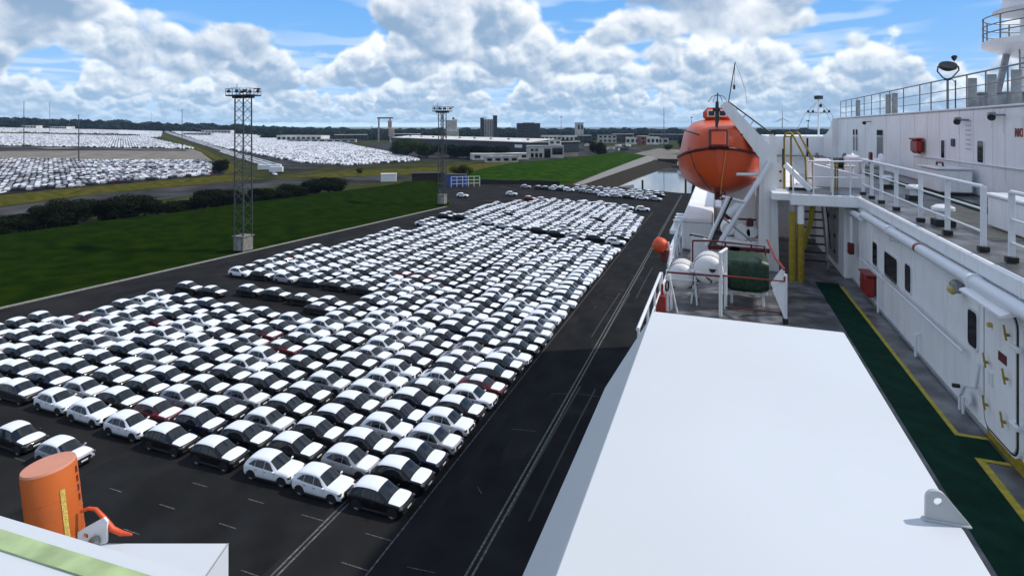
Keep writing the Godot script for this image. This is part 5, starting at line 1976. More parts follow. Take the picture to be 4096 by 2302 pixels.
func make_superstructure() -> void:
	var t := thing("superstructure", "tall white superstructure wall with dark windows on the upper deck", "superstructure", v(10, UPPER, 20))
	var b := MB.new()
	b.box(v(13.0, UPPER + 1.265, 16.35), Vector3(12.0, 2.55, 48.7), 0.05)
	obj("wall", b, mats["white_paint"], t)
	b = MB.new()
	b.box(v(13.0, 26.16, 16.35), Vector3(12.1, 0.06, 48.8), 0.015)
	obj("roof_edge", b, mats["white_clean"], t)
	var seams := [39.6, 37.6, 35.2, 33.4, 29.5, 27.4, 25.6, 24.2, 23.0, 21.3, 20.25, 19.0, 18.3, 17.3, 16.4, 15.4, 14.4, 13.2, 12.0, 10.0]
	for s in seams:
		box_part("wall_seam", v(6.995, UPPER + 1.28, s), Vector3(0.02, 2.48, 0.05), "white_paint", t, 0.008)
		if rng.randf() < 0.55:
			box_part("rust_streak", v(6.998, 25.9 - rng.randf() * 0.3, s + 0.05), Vector3(0.006, 0.4 + rng.randf() * 0.4, 0.03), "grey_paint", t, 0.001)
	# knuckle line half-way down, thin pipe along it
	tube_part("wall_pipe", [v(6.95, 24.52, 25.6), v(6.95, 24.60, 10.0)], 0.025, "white_clean", t)
	b = MB.new()
	b.prism(rounded(1.25, 2.06, 0.12), port(7.01, 24.52, 30.5), 0.03)
	var d := obj("doorway", b, mats["white_clean"], t)
	b = MB.new()
	b.prism(rounded(1.05, 1.94, 0.08), port(7.01, 24.50, 30.5), 0.036)
	obj("door_leaf", b, mats["window_dark"], d)
	for q in [[35.9, 24.9, 0.40, 1.15], [35.2, 24.9, 0.40, 1.15], [22.6, 24.87, 0.28, 0.58], [19.72, 24.90, 0.36, 0.60]]:
		port_window(t, 7.0, q[0], q[1], q[2], q[3], 0.05)
	box_part("instrument_plate", v(6.98, 25.11, 21.75), Vector3(0.05, 0.25, 0.26), "galvanised", t, 0.02)
	text_part("NO SMOKING", 0.215, 0.01, "red_paint", Transform3D(Basis(Vector3.UP, -PI / 2), v(6.985, 25.46, 17.76)), t)
	for i in 7:
		tube_part("rung", [v(6.99, 24.95 + i * 0.14, 20.62), v(6.93, 24.95 + i * 0.14, 20.62), v(6.93, 24.95 + i * 0.14, 20.40), v(6.99, 24.95 + i * 0.14, 20.40)], 0.010, "grey_paint", t, 5)
	# lower forward part with its curved step
	b = MB.new()
	b.prism(pv([[0, 0], [3.4, 0], [3.4, 1.45], [2.2, 1.55], [1.0, 1.85], [0.3, 2.3], [0, 2.55]]), Transform3D(Basis(Vector3(0, 0, -1), Vector3.UP, Vector3(1, 0, 0)), v(6.7, UPPER, 40.6)), 5.0)
	b.box(v(6.5, UPPER + 0.70, 47.0), Vector3(6.8, 1.4, 6.0), 0.05)
	obj("forward_house", b, mats["white_paint"], t)
	t = thing("hose_cabinet", "red hose cabinet on the superstructure wall right of the doorway", "hose cabinet", v(6.8, 24.6, 24.7))
	box_part("cabinet", v(6.84, 24.90, 24.75), Vector3(0.22, 0.54, 0.92), "red_paint", t, 0.10)
	box_part("lid", v(6.82, 25.17, 24.75), Vector3(0.25, 0.07, 0.94), "red_paint", t, 0.03)
	for q in [[20.6, 25.80, "floodlight beside the wall rungs on the superstructure"], [18.3, 25.90, "floodlight left of the red lettering on the superstructure"], [32.2, 25.85, "lamp bracket above the superstructure doorway"]]:
		t = thing("wall_floodlight", q[2], "floodlight", v(6.9, q[1], q[0]), "floodlights on the superstructure")
		box_part("bracket", v(6.90, q[1] + 0.02, q[0]), Vector3(0.22, 0.05, 0.08), "grey_paint", t, 0.01)
		b = MB.new()
		b.lathe([Vector2(0.03, 0.0), Vector2(0.05, 0.02), Vector2(0.085, 0.14), Vector2(0.09, 0.17), Vector2(0.0, 0.15)], Transform3D(Basis(Vector3(1, 0, 0), 1.9) * Basis(Vector3(0, 0, 1), 0.5), v(6.78, q[1], q[0] + 0.1)), 14)
		obj("lamp_body", b, mats["dark_metal"], t)
		if q[0] < 21.0:
			box_part("gear_box", v(6.86, q[1] + 0.03, q[0] + 0.4), Vector3(0.16, 0.16, 0.16), "grey_paint", t, 0.03)
	# top railing
	var posts := []
	for s in [40.0, 38.4, 36.9, 35.5, 33.9, 32.4, 30.8, 29.2, 27.2, 25.2, 24.0, 20.9, 19.6, 18.3, 17.2, 15.5, 13.8]:
		posts.append(v(7.06, 26.19, s))
	t = railing("thin grey railing along the top of the superstructure", [v(7.06, 26.19, 40.0), v(7.06, 26.19, 13.8)], [1.0, 0.62, 0.28], posts, false, "steel", v(7.06, 26.19, 27), "ship railings", 0.02, "roof_railing")
	for s in [36.0, 30.0, 29.0, 20.9, 19.6, 18.2]:
		box_part("stay_plate", v(7.2, 26.19 + 0.45, s), Vector3(0.22, 0.9, 0.03), "grey_paint", t, 0.005)
	# searchlight
	t = thing("searchlight", "round black searchlight on a pole above the superstructure railing", "searchlight", v(7.0, 26.19, 22.25))
	tube_part("pole", [v(7.0, 26.15, 22.25), v(7.0, 27.16, 22.25)], 0.035, "steel", t)
	tube_part("pole_foot", [v(7.0, 27.13, 22.25), v(7.0, 27.18, 22.25)], 0.10, "dark_metal", t, 12)
	var c := v(7.0, 27.56, 22.25)
	var rt := Vector3(cos(0.35), 0, sin(0.35))
	b = MB.new()
	b.tube([c + rt * 0.27 + Vector3(0, 0.02, 0), c + rt * 0.29 + Vector3(0, -0.12, 0), c + rt * 0.12 + Vector3(0, -0.34, 0), c + Vector3(0, -0.40, 0), c - rt * 0.12 + Vector3(0, -0.34, 0), c - rt * 0.27 + Vector3(0, -0.12, 0), c - rt * 0.25 + Vector3(0, 0.05, 0)], 0.022, 6)
	obj("yoke", b, mats["dark_metal"], t)
	b = MB.new()
	var tilt := Basis(Vector3.UP, -0.35) * Basis(Vector3(1, 0, 0), 0.55) * Basis(Vector3(0, 0, 1), -0.18)
	b.lathe([Vector2(0, -0.10), Vector2(0.14, -0.08), Vector2(0.25, 0.0), Vector2(0.26, 0.06), Vector2(0.24, 0.10), Vector2(0.0, 0.08)], Transform3D(tilt, c), 24)
	obj("lamp_drum", b, mats["dark_metal"], t)
	b = MB.new()
	b.lathe([Vector2(0, -0.10), Vector2(0.06, -0.02), Vector2(0.09, 0.06), Vector2(0.05, 0.10), Vector2(0, 0.11)], Transform3D(Basis(), c + rt * 0.17 + Vector3(0, 0.27, 0)), 12)
	obj("sight_lamp", b, mats["dark_metal"], t)
	tube_part("lever", [v(7.0, 27.2, 22.0), v(7.0, 27.0, 21.6)], 0.012, "dark_metal", t, 5)
	tube_part("side_rod", [v(7.05, 26.2, 21.75), v(7.05, 27.1, 21.75)], 0.018, "dark_metal", t, 6)
	# radar mast
	t = thing("radar_mast", "white radar mast with round balconies at the right edge", "mast", v(10.7, 26.2, 24.0))
	var mc := v(10.75, 26.15, 24.0)
	b = MB.new()
	b.lathe([Vector2(1.15, 0.0), Vector2(1.08, 2.6), Vector2(1.05, 6.5)], Transform3D(Basis(), mc), 28)
	obj("column", b, mats["white_paint"], t)
	b = MB.new()
	b.lathe([Vector2(0.9, 1.75), Vector2(1.5, 1.95), Vector2(2.1, 2.22), Vector2(2.12, 2.42), Vector2(1.0, 2.43)], Transform3D(Basis(), mc), 32, 0.9)
	obj("balcony", b, mats["white_paint"], t)
	b = MB.new()
	b.lathe([Vector2(0.9, 3.15), Vector2(1.3, 3.30), Vector2(1.80, 3.40), Vector2(1.82, 3.46), Vector2(1.55, 3.50), Vector2(1.55, 4.3), Vector2(0.9, 4.35)], Transform3D(Basis(), mc), 32, 0.9)
	obj("upper_balcony", b, mats["white_paint"], t)
	for h in [2.70, 2.95, 3.24]:
		var ring := []
		for i in 29:
			var a := TAU * i / 28.0
			ring.append(mc + Vector3(cos(a) * 2.08, h, sin(a) * 2.08))
		tube_part("balcony_rail", ring, 0.022, "steel", t, 6)
	for i in 12:
		var a := TAU * (i + 0.35) / 12.0
		tube_part("rail_post", [mc + Vector3(cos(a) * 2.08, 2.4, sin(a) * 2.08), mc + Vector3(cos(a) * 2.08, 3.25, sin(a) * 2.08)], 0.024, "steel", t, 6)
	b = MB.new()
	b.bar(v(9.35, 28.35, 24.2), v(8.72, 26.2, 23.6), 0.20, 0.16, Vector3(1, 0, 0), 0.02)
	obj("brace", b, mats["grey_paint"], t)
	for x in [9.30, 9.62]:
		tube_part("ladder_rail", [v(x - 0.05, 26.2, 23.1), v(x, 28.4, 23.3)], 0.022, "steel", t, 6)
	for i in 6:
		tube_part("ladder_rung", [v(9.27 + i * 0.006, 26.6 + i * 0.32, 23.15 + i * 0.03), v(9.6 + i * 0.006, 26.6 + i * 0.32, 23.15 + i * 0.03)], 0.014, "steel", t, 5)
	t = thing("roof_locker", "low grey locker behind the superstructure's roof railing", "locker", v(8.6, 26.2, 22.6))
	box_part("box", v(8.5, 26.42, 22.6), Vector3(1.3, 0.5, 0.8), "grey_paint", t, 0.04)
	box_part("lid", v(8.5, 26.70, 22.6), Vector3(1.36, 0.06, 0.86), "grey_paint", t, 0.02)
	t = thing("roof_vent", "square white vent standing beside the radar mast", "vent", v(9.3, 26.2, 21.8))
	box_part("trunk", v(9.15, 26.75, 21.6), Vector3(0.45, 1.15, 0.4), "white_paint", t, 0.03)
	box_part("louvre", v(9.15, 27.0, 21.81), Vector3(0.30, 0.30, 0.03), "dark_metal", t, 0.01)
	# aerial mast forward, with stays
	t = thing("aerial_mast", "thin guyed aerial mast with a black disc on top, forward of the superstructure", "mast", v(6.5, 25.0, 44.5))
	tube_part("pole", [v(6.5, 25.0, 44.5), v(6.5, 27.55, 44.5)], 0.06, "white_clean", t)
	b = MB.new()
	b.lathe([Vector2(0.0, 0), Vector2(0.26, 0.0), Vector2(0.28, 0.05), Vector2(0.28, 0.24), Vector2(0.0, 0.28)], Transform3D(Basis(), v(6.5, 27.55, 44.5)), 18)
	obj("disc", b, mats["dark_metal"], t)
	tube_part("yard", [v(5.85, 26.62, 44.5), v(7.15, 26.62, 44.5)], 0.03, "steel", t, 6)
	for x in [5.85, 6.15, 6.85, 7.15]:
		box_part("yard_lamp", v(x, 26.70, 44.5), Vector3(0.14, 0.18, 0.14), "dark_metal", t, 0.03)
	box_part("speaker", v(6.62, 27.1, 44.5), Vector3(0.18, 0.24, 0.16), "dark_metal", t, 0.04)
	for q in [[4.9, 44.0], [5.5, 43.0], [7.4, 43.0], [7.9, 44.0]]:
		tube_part("stay", [v(6.5 + (q[0] - 6.5) * 0.12, 27.3, 44.5), v(6.5 + (q[0] - 6.5) * 0.55, 26.5, 44.3), v(q[0], 25.05, q[1])], 0.012, "dark_metal", t, 4)


func make_upper_gear() -> void:
	var b: MB
	var posts := []
	for s in [19.1, 18.1, 17.1, 15.78, 14.05, 12.56, 11.05]:
		posts.append(v(3.95, UPPER + 0.03, s))
	railing("white flat-bar railing along the deckhouse edge, up to its square end post", [v(3.95, UPPER + 0.03, 19.1), v(3.95, UPPER + 0.03, 11.05)], [1.02, 0.66, 0.30], posts, true, "white_clean", v(3.95, UPPER, 15), "ship railings", 0.026)
	posts = []
	for s in [10.30, 8.9, 7.5]:
		posts.append(v(4.02, UPPER + 0.03, s))
	railing("nearest white flat-bar railing, at the right edge of the upper deck", [v(4.02, UPPER + 0.03, 10.30), v(4.02, UPPER + 0.03, 6.0)], [1.02, 0.62, 0.28], posts, true, "white_clean", v(4.02, UPPER, 9), "ship railings", 0.026)
	posts = []
	for x in [2.06, 2.6, 3.1, 3.55]:
		posts.append(v(x, UPPER + 0.02, 18.72))
	railing("white railing across the front of the boarding platform", [v(2.45, UPPER + 0.02, 18.72), v(3.95, UPPER + 0.03, 18.9)], [0.97, 0.5], posts, false, "white_clean", v(3, UPPER, 18.7), "ship railings", 0.022)
	# yellow hoops and gate of the boarding platform
	var t := thing("ladder_hoop", "yellow hoop rails at the head of the platform ladder", "handrail", v(2.2, UPPER, 20))
	for x in [2.02, 2.22]:
		tube_part("hoop", [v(x - 0.06, UPPER, 20.2), v(x - 0.06, 25.25, 20.2), v(x - 0.02, 25.40, 20.15), v(x + 0.10, 25.44, 20.05), v(x + 0.16, 25.36, 19.95), v(x + 0.52, 24.60, 19.9), v(x + 0.54, UPPER, 19.9)], 0.03, "yellow_paint", t)
	tube_part("cross_bar", [v(1.96, 25.3, 20.2), v(2.16, 25.3, 20.2)], 0.022, "yellow_paint", t)
	tube_part("cross_bar", [v(2.54, 24.0, 19.9), v(2.76, 24.0, 19.9)], 0.022, "yellow_paint", t)
	t = thing("platform_gate", "white and yellow gate posts on the boarding platform", "gate", v(3.2, UPPER, 19.6))
	tube_part("post", [v(3.2, UPPER, 19.5), v(3.2, 24.65, 19.5)], 0.03, "white_clean", t)
	tube_part("post", [v(3.3, UPPER, 19.5), v(3.3, 24.6, 19.5)], 0.028, "yellow_paint", t)
	tube_part("post", [v(3.36, UPPER, 19.5), v(3.36, 24.6, 19.5)], 0.02, "yellow_paint", t)
	for i in 4:
		tube_part("bar", [v(3.3, 23.8 + i * 0.24, 19.5), v(3.36, 23.8 + i * 0.24, 19.5)], 0.014, "yellow_paint", t, 5)
	t = thing("platform_strut", "sloping white strut and toe plate at the platform's outer corner", "strut", v(2.3, UPPER, 20))
	b = MB.new()
	b.bar(v(1.98, 24.40, 20.1), v(2.66, UPPER + 0.05, 19.6), 0.10, 0.16, Vector3(0, 1, 0), 0.01)
	obj("strut", b, mats["white_paint"], t)
	box_part("toe_plate", v(2.4, UPPER + 0.06, 19.75), Vector3(0.7, 0.10, 0.04), "black", t, 0.005)
	t = thing("signal_pole", "slim white pole with a black upper half on the platform", "pole", v(3.0, UPPER, 23))
	tube_part("lower", [v(3.05, UPPER, 23.4), v(3.05, 24.5, 23.4)], 0.04, "white_clean", t)
	tube_part("upper", [v(3.05, 24.5, 23.4), v(3.05, 25.2, 23.4)], 0.035, "black", t)
	# lockers, winches and vents
	t = thing("deck_locker", "white deck locker with red handle below the wall windows", "locker", v(6.5, UPPER, 20.8))
	box_part("box", v(6.45, UPPER + 0.42, 20.7), Vector3(0.8, 0.66, 1.7), "white_paint", t, 0.03)
	box_part("lid", v(6.42, UPPER + 0.78, 20.7), Vector3(0.9, 0.05, 1.8), "white_clean", t, 0.015)
	box_part("plinth", v(6.45, UPPER + 0.05, 20.7), Vector3(0.7, 0.1, 1.6), "black", t, 0.01)
	b = MB.new()
	b.tube([v(6.35, UPPER + 0.83, 21.1), v(6.35, UPPER + 0.92, 21.05), v(6.35, UPPER + 0.92, 20.6), v(6.35, UPPER + 0.83, 20.55)], 0.03, 8)
	obj("handle", b, mats["dark_red"], t)
	t = thing("deck_locker", "large white locker behind the square end post at the right edge", "locker", v(5.8, UPPER, 13.5))
	box_part("box", v(5.95, UPPER + 0.33, 13.2), Vector3(1.8, 0.60, 1.5), "white_paint", t, 0.03)
	box_part("lid", v(5.95, UPPER + 0.66, 13.2), Vector3(1.9, 0.06, 1.6), "white_clean", t, 0.02)
	box_part("red_cover", v(6.3, UPPER + 0.75, 12.9), Vector3(0.6, 0.12, 0.5), "red_paint", t, 0.05)
	var words := ["mushroom vent between the railing posts, nearest the camera", "mushroom vent on the upper deck behind the railing's middle", "mushroom vent farthest along the upper deck"]
	var vp := [[4.25, 13.75], [5.0, 18.3], [5.1, 21.5]]
	for i in 3:
		var p := v(vp[i][0], UPPER, vp[i][1])
		t = thing("deck_vent", words[i], "vent", p, "mushroom vents on the upper deck")
		box_part("coaming", p + Vector3(0, 0.07, 0), Vector3(0.34, 0.14, 0.34), "black", t, 0.01)
		b = MB.new()
		b.lathe([Vector2(0.11, 0.1), Vector2(0.11, 0.30), Vector2(0.20, 0.32), Vector2(0.20, 0.38), Vector2(0.12, 0.43), Vector2(0, 0.44)], Transform3D(Basis(), p), 18)
		obj("cap", b, mats["white_clean"], t)
	t = thing("mooring_winch", "white mooring winch with dark drums beside the platform", "winch", v(5.0, UPPER, 26.5))
	for i in 2:
		b = MB.new()
		b.lathe([Vector2(0, -0.55), Vector2(0.42, -0.55), Vector2(0.42, -0.48), Vector2(0.22, -0.46), Vector2(0.22, 0.46), Vector2(0.42, 0.48), Vector2(0.42, 0.55), Vector2(0, 0.55)], Transform3D(Basis(Vector3(0, 0, 1), PI / 2), v(4.4 + i * 1.3, UPPER + 0.5, 27.0)), 20)
		obj("drum", b, mats["white_paint" if i else "dark_metal"], t)
	box_part("gearbox", v(5.1, UPPER + 0.45, 26.6), Vector3(0.5, 0.8, 0.8), "white_paint", t, 0.08)
	box_part("motor", v(3.9, UPPER + 0.55, 26.0), Vector3(0.7, 0.35, 0.4), "white_paint", t, 0.1)
	box_part("brake", v(5.7, UPPER + 0.75, 26.3), Vector3(0.10, 0.5, 0.3), "dark_red", t, 0.03)
	for q in [[4.6, 30.0, "pair of white bollards near the superstructure doorway"], [4.3, 24.4, "pair of white bollards beside the platform gate"]]:
		t = thing("bollard_pair", q[2], "bollard", v(q[0], UPPER, q[1]), "bollards on the upper deck")
		box_part("base", v(q[0], UPPER + 0.05, q[1]), Vector3(1.1, 0.1, 0.45), "black", t, 0.01)
		for x in [-0.3, 0.3]:
			b = MB.new()
			b.lathe([Vector2(0.15, 0.08), Vector2(0.15, 0.5), Vector2(0.19, 0.52), Vector2(0.19, 0.56), Vector2(0, 0.57)], Transform3D(Basis(), v(q[0] + x, UPPER, q[1])), 16)
			obj("bollard", b, mats["white_paint"], t)
	t = thing("hatch_cover", "low white sloping hatch on the platform deck", "hatch", v(3.6, UPPER, 23))
	b = MB.new()
	b.prism(pv([[0, 0], [1.6, 0], [1.6, 0.35], [0, 0.75]]), Transform3D(Basis(Vector3(1, 0, 0), Vector3.UP, Vector3(0, 0, 1)), v(3.0, UPPER, 22.6)), 1.2)
	obj("lid", b, mats["white_clean"], t)


func make_boat_station() -> void:
	var b: MB
	# --- the lifeboat
	var t := thing("lifeboat", "big orange enclosed lifeboat hanging in its davit, stern towards us", "lifeboat", v(0, 23.2, 23))
	#            s     beam  gunwale keel  canopy
	var st := [[19.40, 0.10, 24.93, 24.10, 0.10], [19.52, 0.42, 24.90, 23.72, 0.42], [19.75, 0.78, 24.83, 23.50, 0.72], [20.2, 1.10, 24.72, 23.34, 0.98], [21.0, 1.34, 24.58, 23.22, 1.22], [22.0, 1.47, 24.48, 23.14, 1.40], [23.0, 1.50, 24.46, 23.12, 1.46], [24.0, 1.46, 24.48, 23.16, 1.40], [25.0, 1.28, 24.58, 23.28, 1.20], [25.9, 0.90, 24.75, 23.52, 0.90], [26.5, 0.45, 24.92, 23.85, 0.55], [26.8, 0.08, 25.0, 24.3, 0.15]]
	var hull := []
	var can := []
	var gun_l := []
	var gun_r := []
	var step_l := []
	var step_r := []
	for i in (st.size() - 1) * 2 + 1:
		var k := mini(i / 2, st.size() - 2)
		var f := i / 2.0 - k
		var q := []
		for j in 5:
			q.append(lerpf(st[k][j], st[k + 1][j], f))
		var s: float = q[0]
		var w: float = q[1]
		var g: float = q[2]
		var ke: float = q[3]
		var c: float = q[4]
		var row := []
		for m in [[-1.0, 1.0], [-0.985, 0.76], [-0.92, 0.53], [-0.76, 0.32], [-0.48, 0.15], [-0.15, 0.035], [0, 0], [0.15, 0.035], [0.48, 0.15], [0.76, 0.32], [0.92, 0.53], [0.985, 0.76], [1.0, 1.0]]:
			row.append(v(w * m[0], lerpf(ke, g, m[1]), s))
		hull.append(row)
		row = []
		for m in [[-0.985, 0.0], [-0.95, 0.18], [-0.90, 0.42], [-0.85, 0.66], [-0.78, 0.76], [-0.66, 0.90], [-0.42, 0.975], [0, 1.0], [0.42, 0.975], [0.66, 0.90], [0.78, 0.76], [0.85, 0.66], [0.90, 0.42], [0.95, 0.18], [0.985, 0.0]]:
			row.append(v(w * m[0], g + c * m[1], s))
		can.append(row)
		gun_l.append(v(-w - 0.01, g, s))
		gun_r.append(v(w + 0.01, g, s))
		step_l.append(v(-w * 0.815 - 0.02, g + c * 0.73, s))
		step_r.append(v(w * 0.815 + 0.02, g + c * 0.73, s))
	b = MB.new()
	b.grid(hull)
	for e in [0, hull.size() - 1]:
		for j in hull[e].size() - 1:
			b.ftri(hull[e][0], hull[e][j], hull[e][j + 1], v(0, 0, -1 if e == 0 else 1))
			b.ftri(can[e][0], can[e][j], can[e][j + 1], v(0, 0, -1 if e == 0 else 1))
	obj("hull", b, mats["lifeboat_orange"], t)
	b = MB.new()
	b.grid(can)
	obj("canopy", b, mats["lifeboat_orange"], t)
	gun_r.reverse()
	tube_part("rubbing_strake", gun_l + gun_r + [gun_l[0]], 0.05, "dark_red", t)
	tube_part("grab_line", step_l.slice(4, 19), 0.022, "dark_red", t, 6)
	tube_part("grab_line", step_r.slice(4, 19), 0.022, "dark_red", t, 6)
	b = MB.new()
	b.box(v(-0.08, 26.06, 22.6), Vector3(1.0, 0.52, 1.5), 0.16)
	var cup := obj("cupola", b, mats["lifeboat_orange"], t)
	for x in [-0.28, 0.10]:
		box_part("window_frame", v(x, 26.10, 21.845), Vector3(0.30, 0.26, 0.04), "white_clean", cup, 0.012)
		box_part("pane", v(x, 26.10, 21.83), Vector3(0.20, 0.17, 0.04), "window_dark", cup, 0.01)
	var tb := Basis(Vector3.RIGHT, -0.52)
	b = MB.new()
	b.box(v(-0.03, 25.20, 19.50), Vector3(0.62, 0.66, 0.26), 0.03, tb)
	var ht := obj("hatch", b, mats["dark_red"], t)
	b = MB.new()
	b.box(v(-0.03, 25.19, 19.485), Vector3(0.48, 0.52, 0.27), 0.03, tb)
	obj("hatch_lid", b, mats["lifeboat_orange"], ht)
	for x in [-0.20, 0.14]:
		var hx := MB.new()
		hx.bar(v(x - 0.0, 24.98, 19.245), v(x, 25.40, 19.485), 0.025, 0.03, Vector3(0, 0, 1))
		obj("hatch_bar", hx, mats["steel"], ht)
	# keel, skeg, rudder and propeller
	b = MB.new()
	b.prism(pv([[0, 0], [0.16, -0.02], [0.18, 0.55], [0.02, 0.85]]), Transform3D(Basis(Vector3(0, 0, -1), Vector3.UP, Vector3(1, 0, 0)), v(-0.16, 23.22, 19.65)), 0.10)
	obj("rudder", b, mats["dark_red"], t)
	b = MB.new()
	b.bar(v(-0.05, 23.4, 19.8), v(0, 23.06, 22.5), 0.10, 0.20)
	obj("skeg", b, mats["lifeboat_orange"], t)
	b = MB.new()
	b.lathe([Vector2(0.13, -0.08), Vector2(0.17, -0.08), Vector2(0.17, 0.1), Vector2(0.13, 0.1), Vector2(0.13, -0.08)], Transform3D(Basis(Vector3.RIGHT, PI / 2), v(0.02, 23.40, 19.62)), 18)
	for i in 3:
		var a := TAU * i / 3.0
		b.bar(v(0.02, 23.40, 19.62), v(0.02 + cos(a) * 0.12, 23.40 + sin(a) * 0.12, 19.60), 0.07, 0.015, Vector3(0.3, 0, 1))
	obj("propeller", b, mats["dark_red"], t)
	tube_part("becket_line", [v(-0.93, 24.76, 19.95), v(-0.78, 24.25, 19.80), v(-0.5, 23.8, 19.68), v(-0.24, 23.52, 19.6)], 0.016, "dark_metal", t, 5)
	tube_part("painter_line", [v(0.20, 24.86, 19.36), v(0.08, 24.0, 19.36), v(0.02, 23.42, 19.45)], 0.010, "label_yellow", t, 5)
	tube_part("becket_line", [v(-1.0, 24.85, 20.1), v(-0.6, 25.2, 19.8), v(-0.32, 25.38, 19.7)], 0.014, "dark_red", t, 5)
	# falls and hook above the stern
	t = thing("boat_fall", "dark hoisting hook and block above the lifeboat's stern", "hoist hook", v(-0.1, 26, 20.0))
	box_part("block", v(-0.10, 26.18, 20.0), Vector3(0.24, 0.12, 0.14), "dark_metal", t, 0.02)
	b = MB.new()
	b.tube([v(-0.08, 26.45, 20.0), v(-0.08, 25.85, 20.0), v(-0.10, 25.55, 19.95)], [0.05, 0.07, 0.03], 8)
	obj("hook", b, mats["dark_metal"], t)
	tube_part("wire", [v(-0.10, 26.2, 20.0), v(-0.06, 26.75, 20.0)], 0.018, "dark_metal", t, 5)
	for i in 5:
		tube_part("frond", [v(-0.06, 26.68, 20.0), v(-0.06 + (i - 2) * 0.09, 26.62, 20.0 + 0.05 * (i % 2)), v(-0.06 + (i - 2) * 0.15, 26.44, 20.0)], 0.010, "dark_metal", t, 4)
	# --- davit
	t = thing("davit", "white box-section davit arm and post holding the lifeboat", "davit", v(1.4, DECK, 20))
	b = MB.new()
	b.prism(pv([[0.02, 26.30], [0.16, 26.44], [0.30, 26.40], [1.50, 25.02], [1.50, 21.0], [1.18, 21.0], [1.20, 24.62]]), Transform3D(Basis(), v(0, 0, 20.15)), 0.34)
	obj("arm", b, mats["white_paint"], t)
	b = MB.new()
	b.prism(pv([[1.50, 21.0], [1.78, 21.0], [1.70, 25.25], [1.62, 25.38], [1.50, 25.36]]), Transform3D(Basis(), v(0, 0, 20.05)), 0.20)
	obj("post", b, mats["white_paint"], t)
	b = MB.new()
	b.prism(pv([[1.72, 23.0], [2.02, 23.0], [2.02, 24.35], [1.76, 24.42]]), Transform3D(Basis(), v(0, 0, 20.4)), 0.06)
	obj("side_plate", b, mats["white_paint"], t)
	for y in [23.85, 24.15]:
		b = MB.new()
		b.lathe([Vector2(0, 0), Vector2(0.035, 0), Vector2(0.035, 0.02), Vector2(0, 0.02)], Transform3D(Basis(Vector3.RIGHT, PI / 2), v(1.86, y, 20.33)), 10)
		obj("lightening_hole", b, mats["black"], t)
	b = MB.new()
	b.bar(v(1.93, 24.9, 20.2), v(1.93, 24.3, 20.2), 0.05, 0.06)
	obj("catch", b, mats["black"], t)
	tube_part("brace", [v(1.50, 24.50, 19.7), v(-0.02, 21.85, 19.2)], 0.082, "white_clean", t, 12)
	tube_part("brace", [v(0.26, 23.40, 19.1), v(-0.40, 21.82, 19.1)], 0.055, "white_clean", t, 10)
	tube_part("guide_rail", [v(0.36, 23.38, 19.2), v(-0.30, 21.80, 19.2)], 0.03, "dark_metal", t, 8)
	tube_part("cylinder", [v(0.24, 22.78, 19.4), v(0.66, 23.22, 19.5)], 0.13, "white_clean", t, 14)
	tube_part("cylinder_end", [v(0.17, 22.70, 19.4), v(0.24, 22.78, 19.4)], 0.12, "dark_red", t, 14)
	tube_part("boom", [v(0.52, 24.10, 19.35), v(1.2, 24.08, 19.8)], 0.05, "white_clean", t)
	tube_part("boom", [v(0.08, 23.40, 19.2), v(0.75, 23.22, 19.4)], 0.045, "white_clean", t)
	tube_part("cross_brace", [v(0.10, 22.7, 19.3), v(0.95, 22.0, 19.3)], 0.03, "grey_paint", t)
	tube_part("top_stay", [v(0.28, 26.44, 20), v(1.64, 25.34, 20)], 0.028, "dark_metal", t, 6)
	for i in 4:
		tube_part("stay_rung", [v(0.55 + i * 0.24, 26.2 - i * 0.20, 20), v(0.46 + i * 0.24, 26.10 - i * 0.22, 20)], 0.010, "dark_metal", t, 4)
	tube_part("whip_aerial", [v(0.27, 26.40, 20), v(0.48, 27.74, 20)], 0.018, "dark_metal", t, 6)
	tube_part("aerial_wire", [v(0.48, 27.72, 20), v(0.66, 27.25, 20), v(0.78, 26.85, 20), v(0.84, 26.35, 20)], 0.005, "dark_metal", t, 4)
	tube_part("aerial_wire", [v(0.47, 27.6, 20), v(0.45, 26.98, 20)], 0.006, "dark_metal", t, 4)
	box_part("insulator", v(0.45, 26.92, 20), Vector3(0.07, 0.16, 0.07), "dark_metal", t, 0.02)
	b = MB.new()
	b.lathe([Vector2(0, -0.10), Vector2(0.10, -0.10), Vector2(0.10, 0.1), Vector2(0, 0.1)], Transform3D(Basis(Vector3.RIGHT, PI / 2), v(1.62, 25.42, 20.0)), 14)
	obj("sheave", b, mats["dark_metal"], t)
	for q in [[-0.10, 0.35], [0.55, 1.2]]:
		box_part("base_frame", v((q[0] + q[1]) * 0.5, 21.78, 19.1), Vector3(q[1] - q[0] + 0.5, 0.12, 0.14), "dark_red", t, 0.01)
	b = MB.new()
	b.prism(pv([[-0.1, 21.0], [1.2, 21.0], [1.2, 21.35], [0.2, 21.85]]), Transform3D(Basis(), v(0, 0, 19.5)), 0.10)
	obj("base_gusset", b, mats["white_paint"], t)
	# winch under the davit
	t = thing("boat_winch", "white lifeboat winch with rounded drums below the davit brace", "winch", v(0.7, DECK, 20.6))
	for q in [[0.28, 22.18, 0.26], [0.72, 22.06, 0.30], [1.02, 22.1, 0.22]]:
		b = MB.new()
		b.lathe([Vector2(0, -0.2), Vector2(q[2] * 0.8, -0.2), Vector2(q[2], -0.1), Vector2(q[2], 0.1), Vector2(q[2] * 0.8, 0.2), Vector2(0, 0.2)], Transform3D(Basis(Vector3.RIGHT, PI / 2), v(q[0], q[1], 20.6)), 18)
		obj("drum", b, mats["white_paint"], t)
	box_part("bed", v(0.65, 21.55, 20.7), Vector3(1.3, 0.5, 0.7), "white_paint", t, 0.04)
	box_part("brake_box", v(0.95, 22.42, 20.5), Vector3(0.22, 0.26, 0.2), "dark_red", t, 0.04)
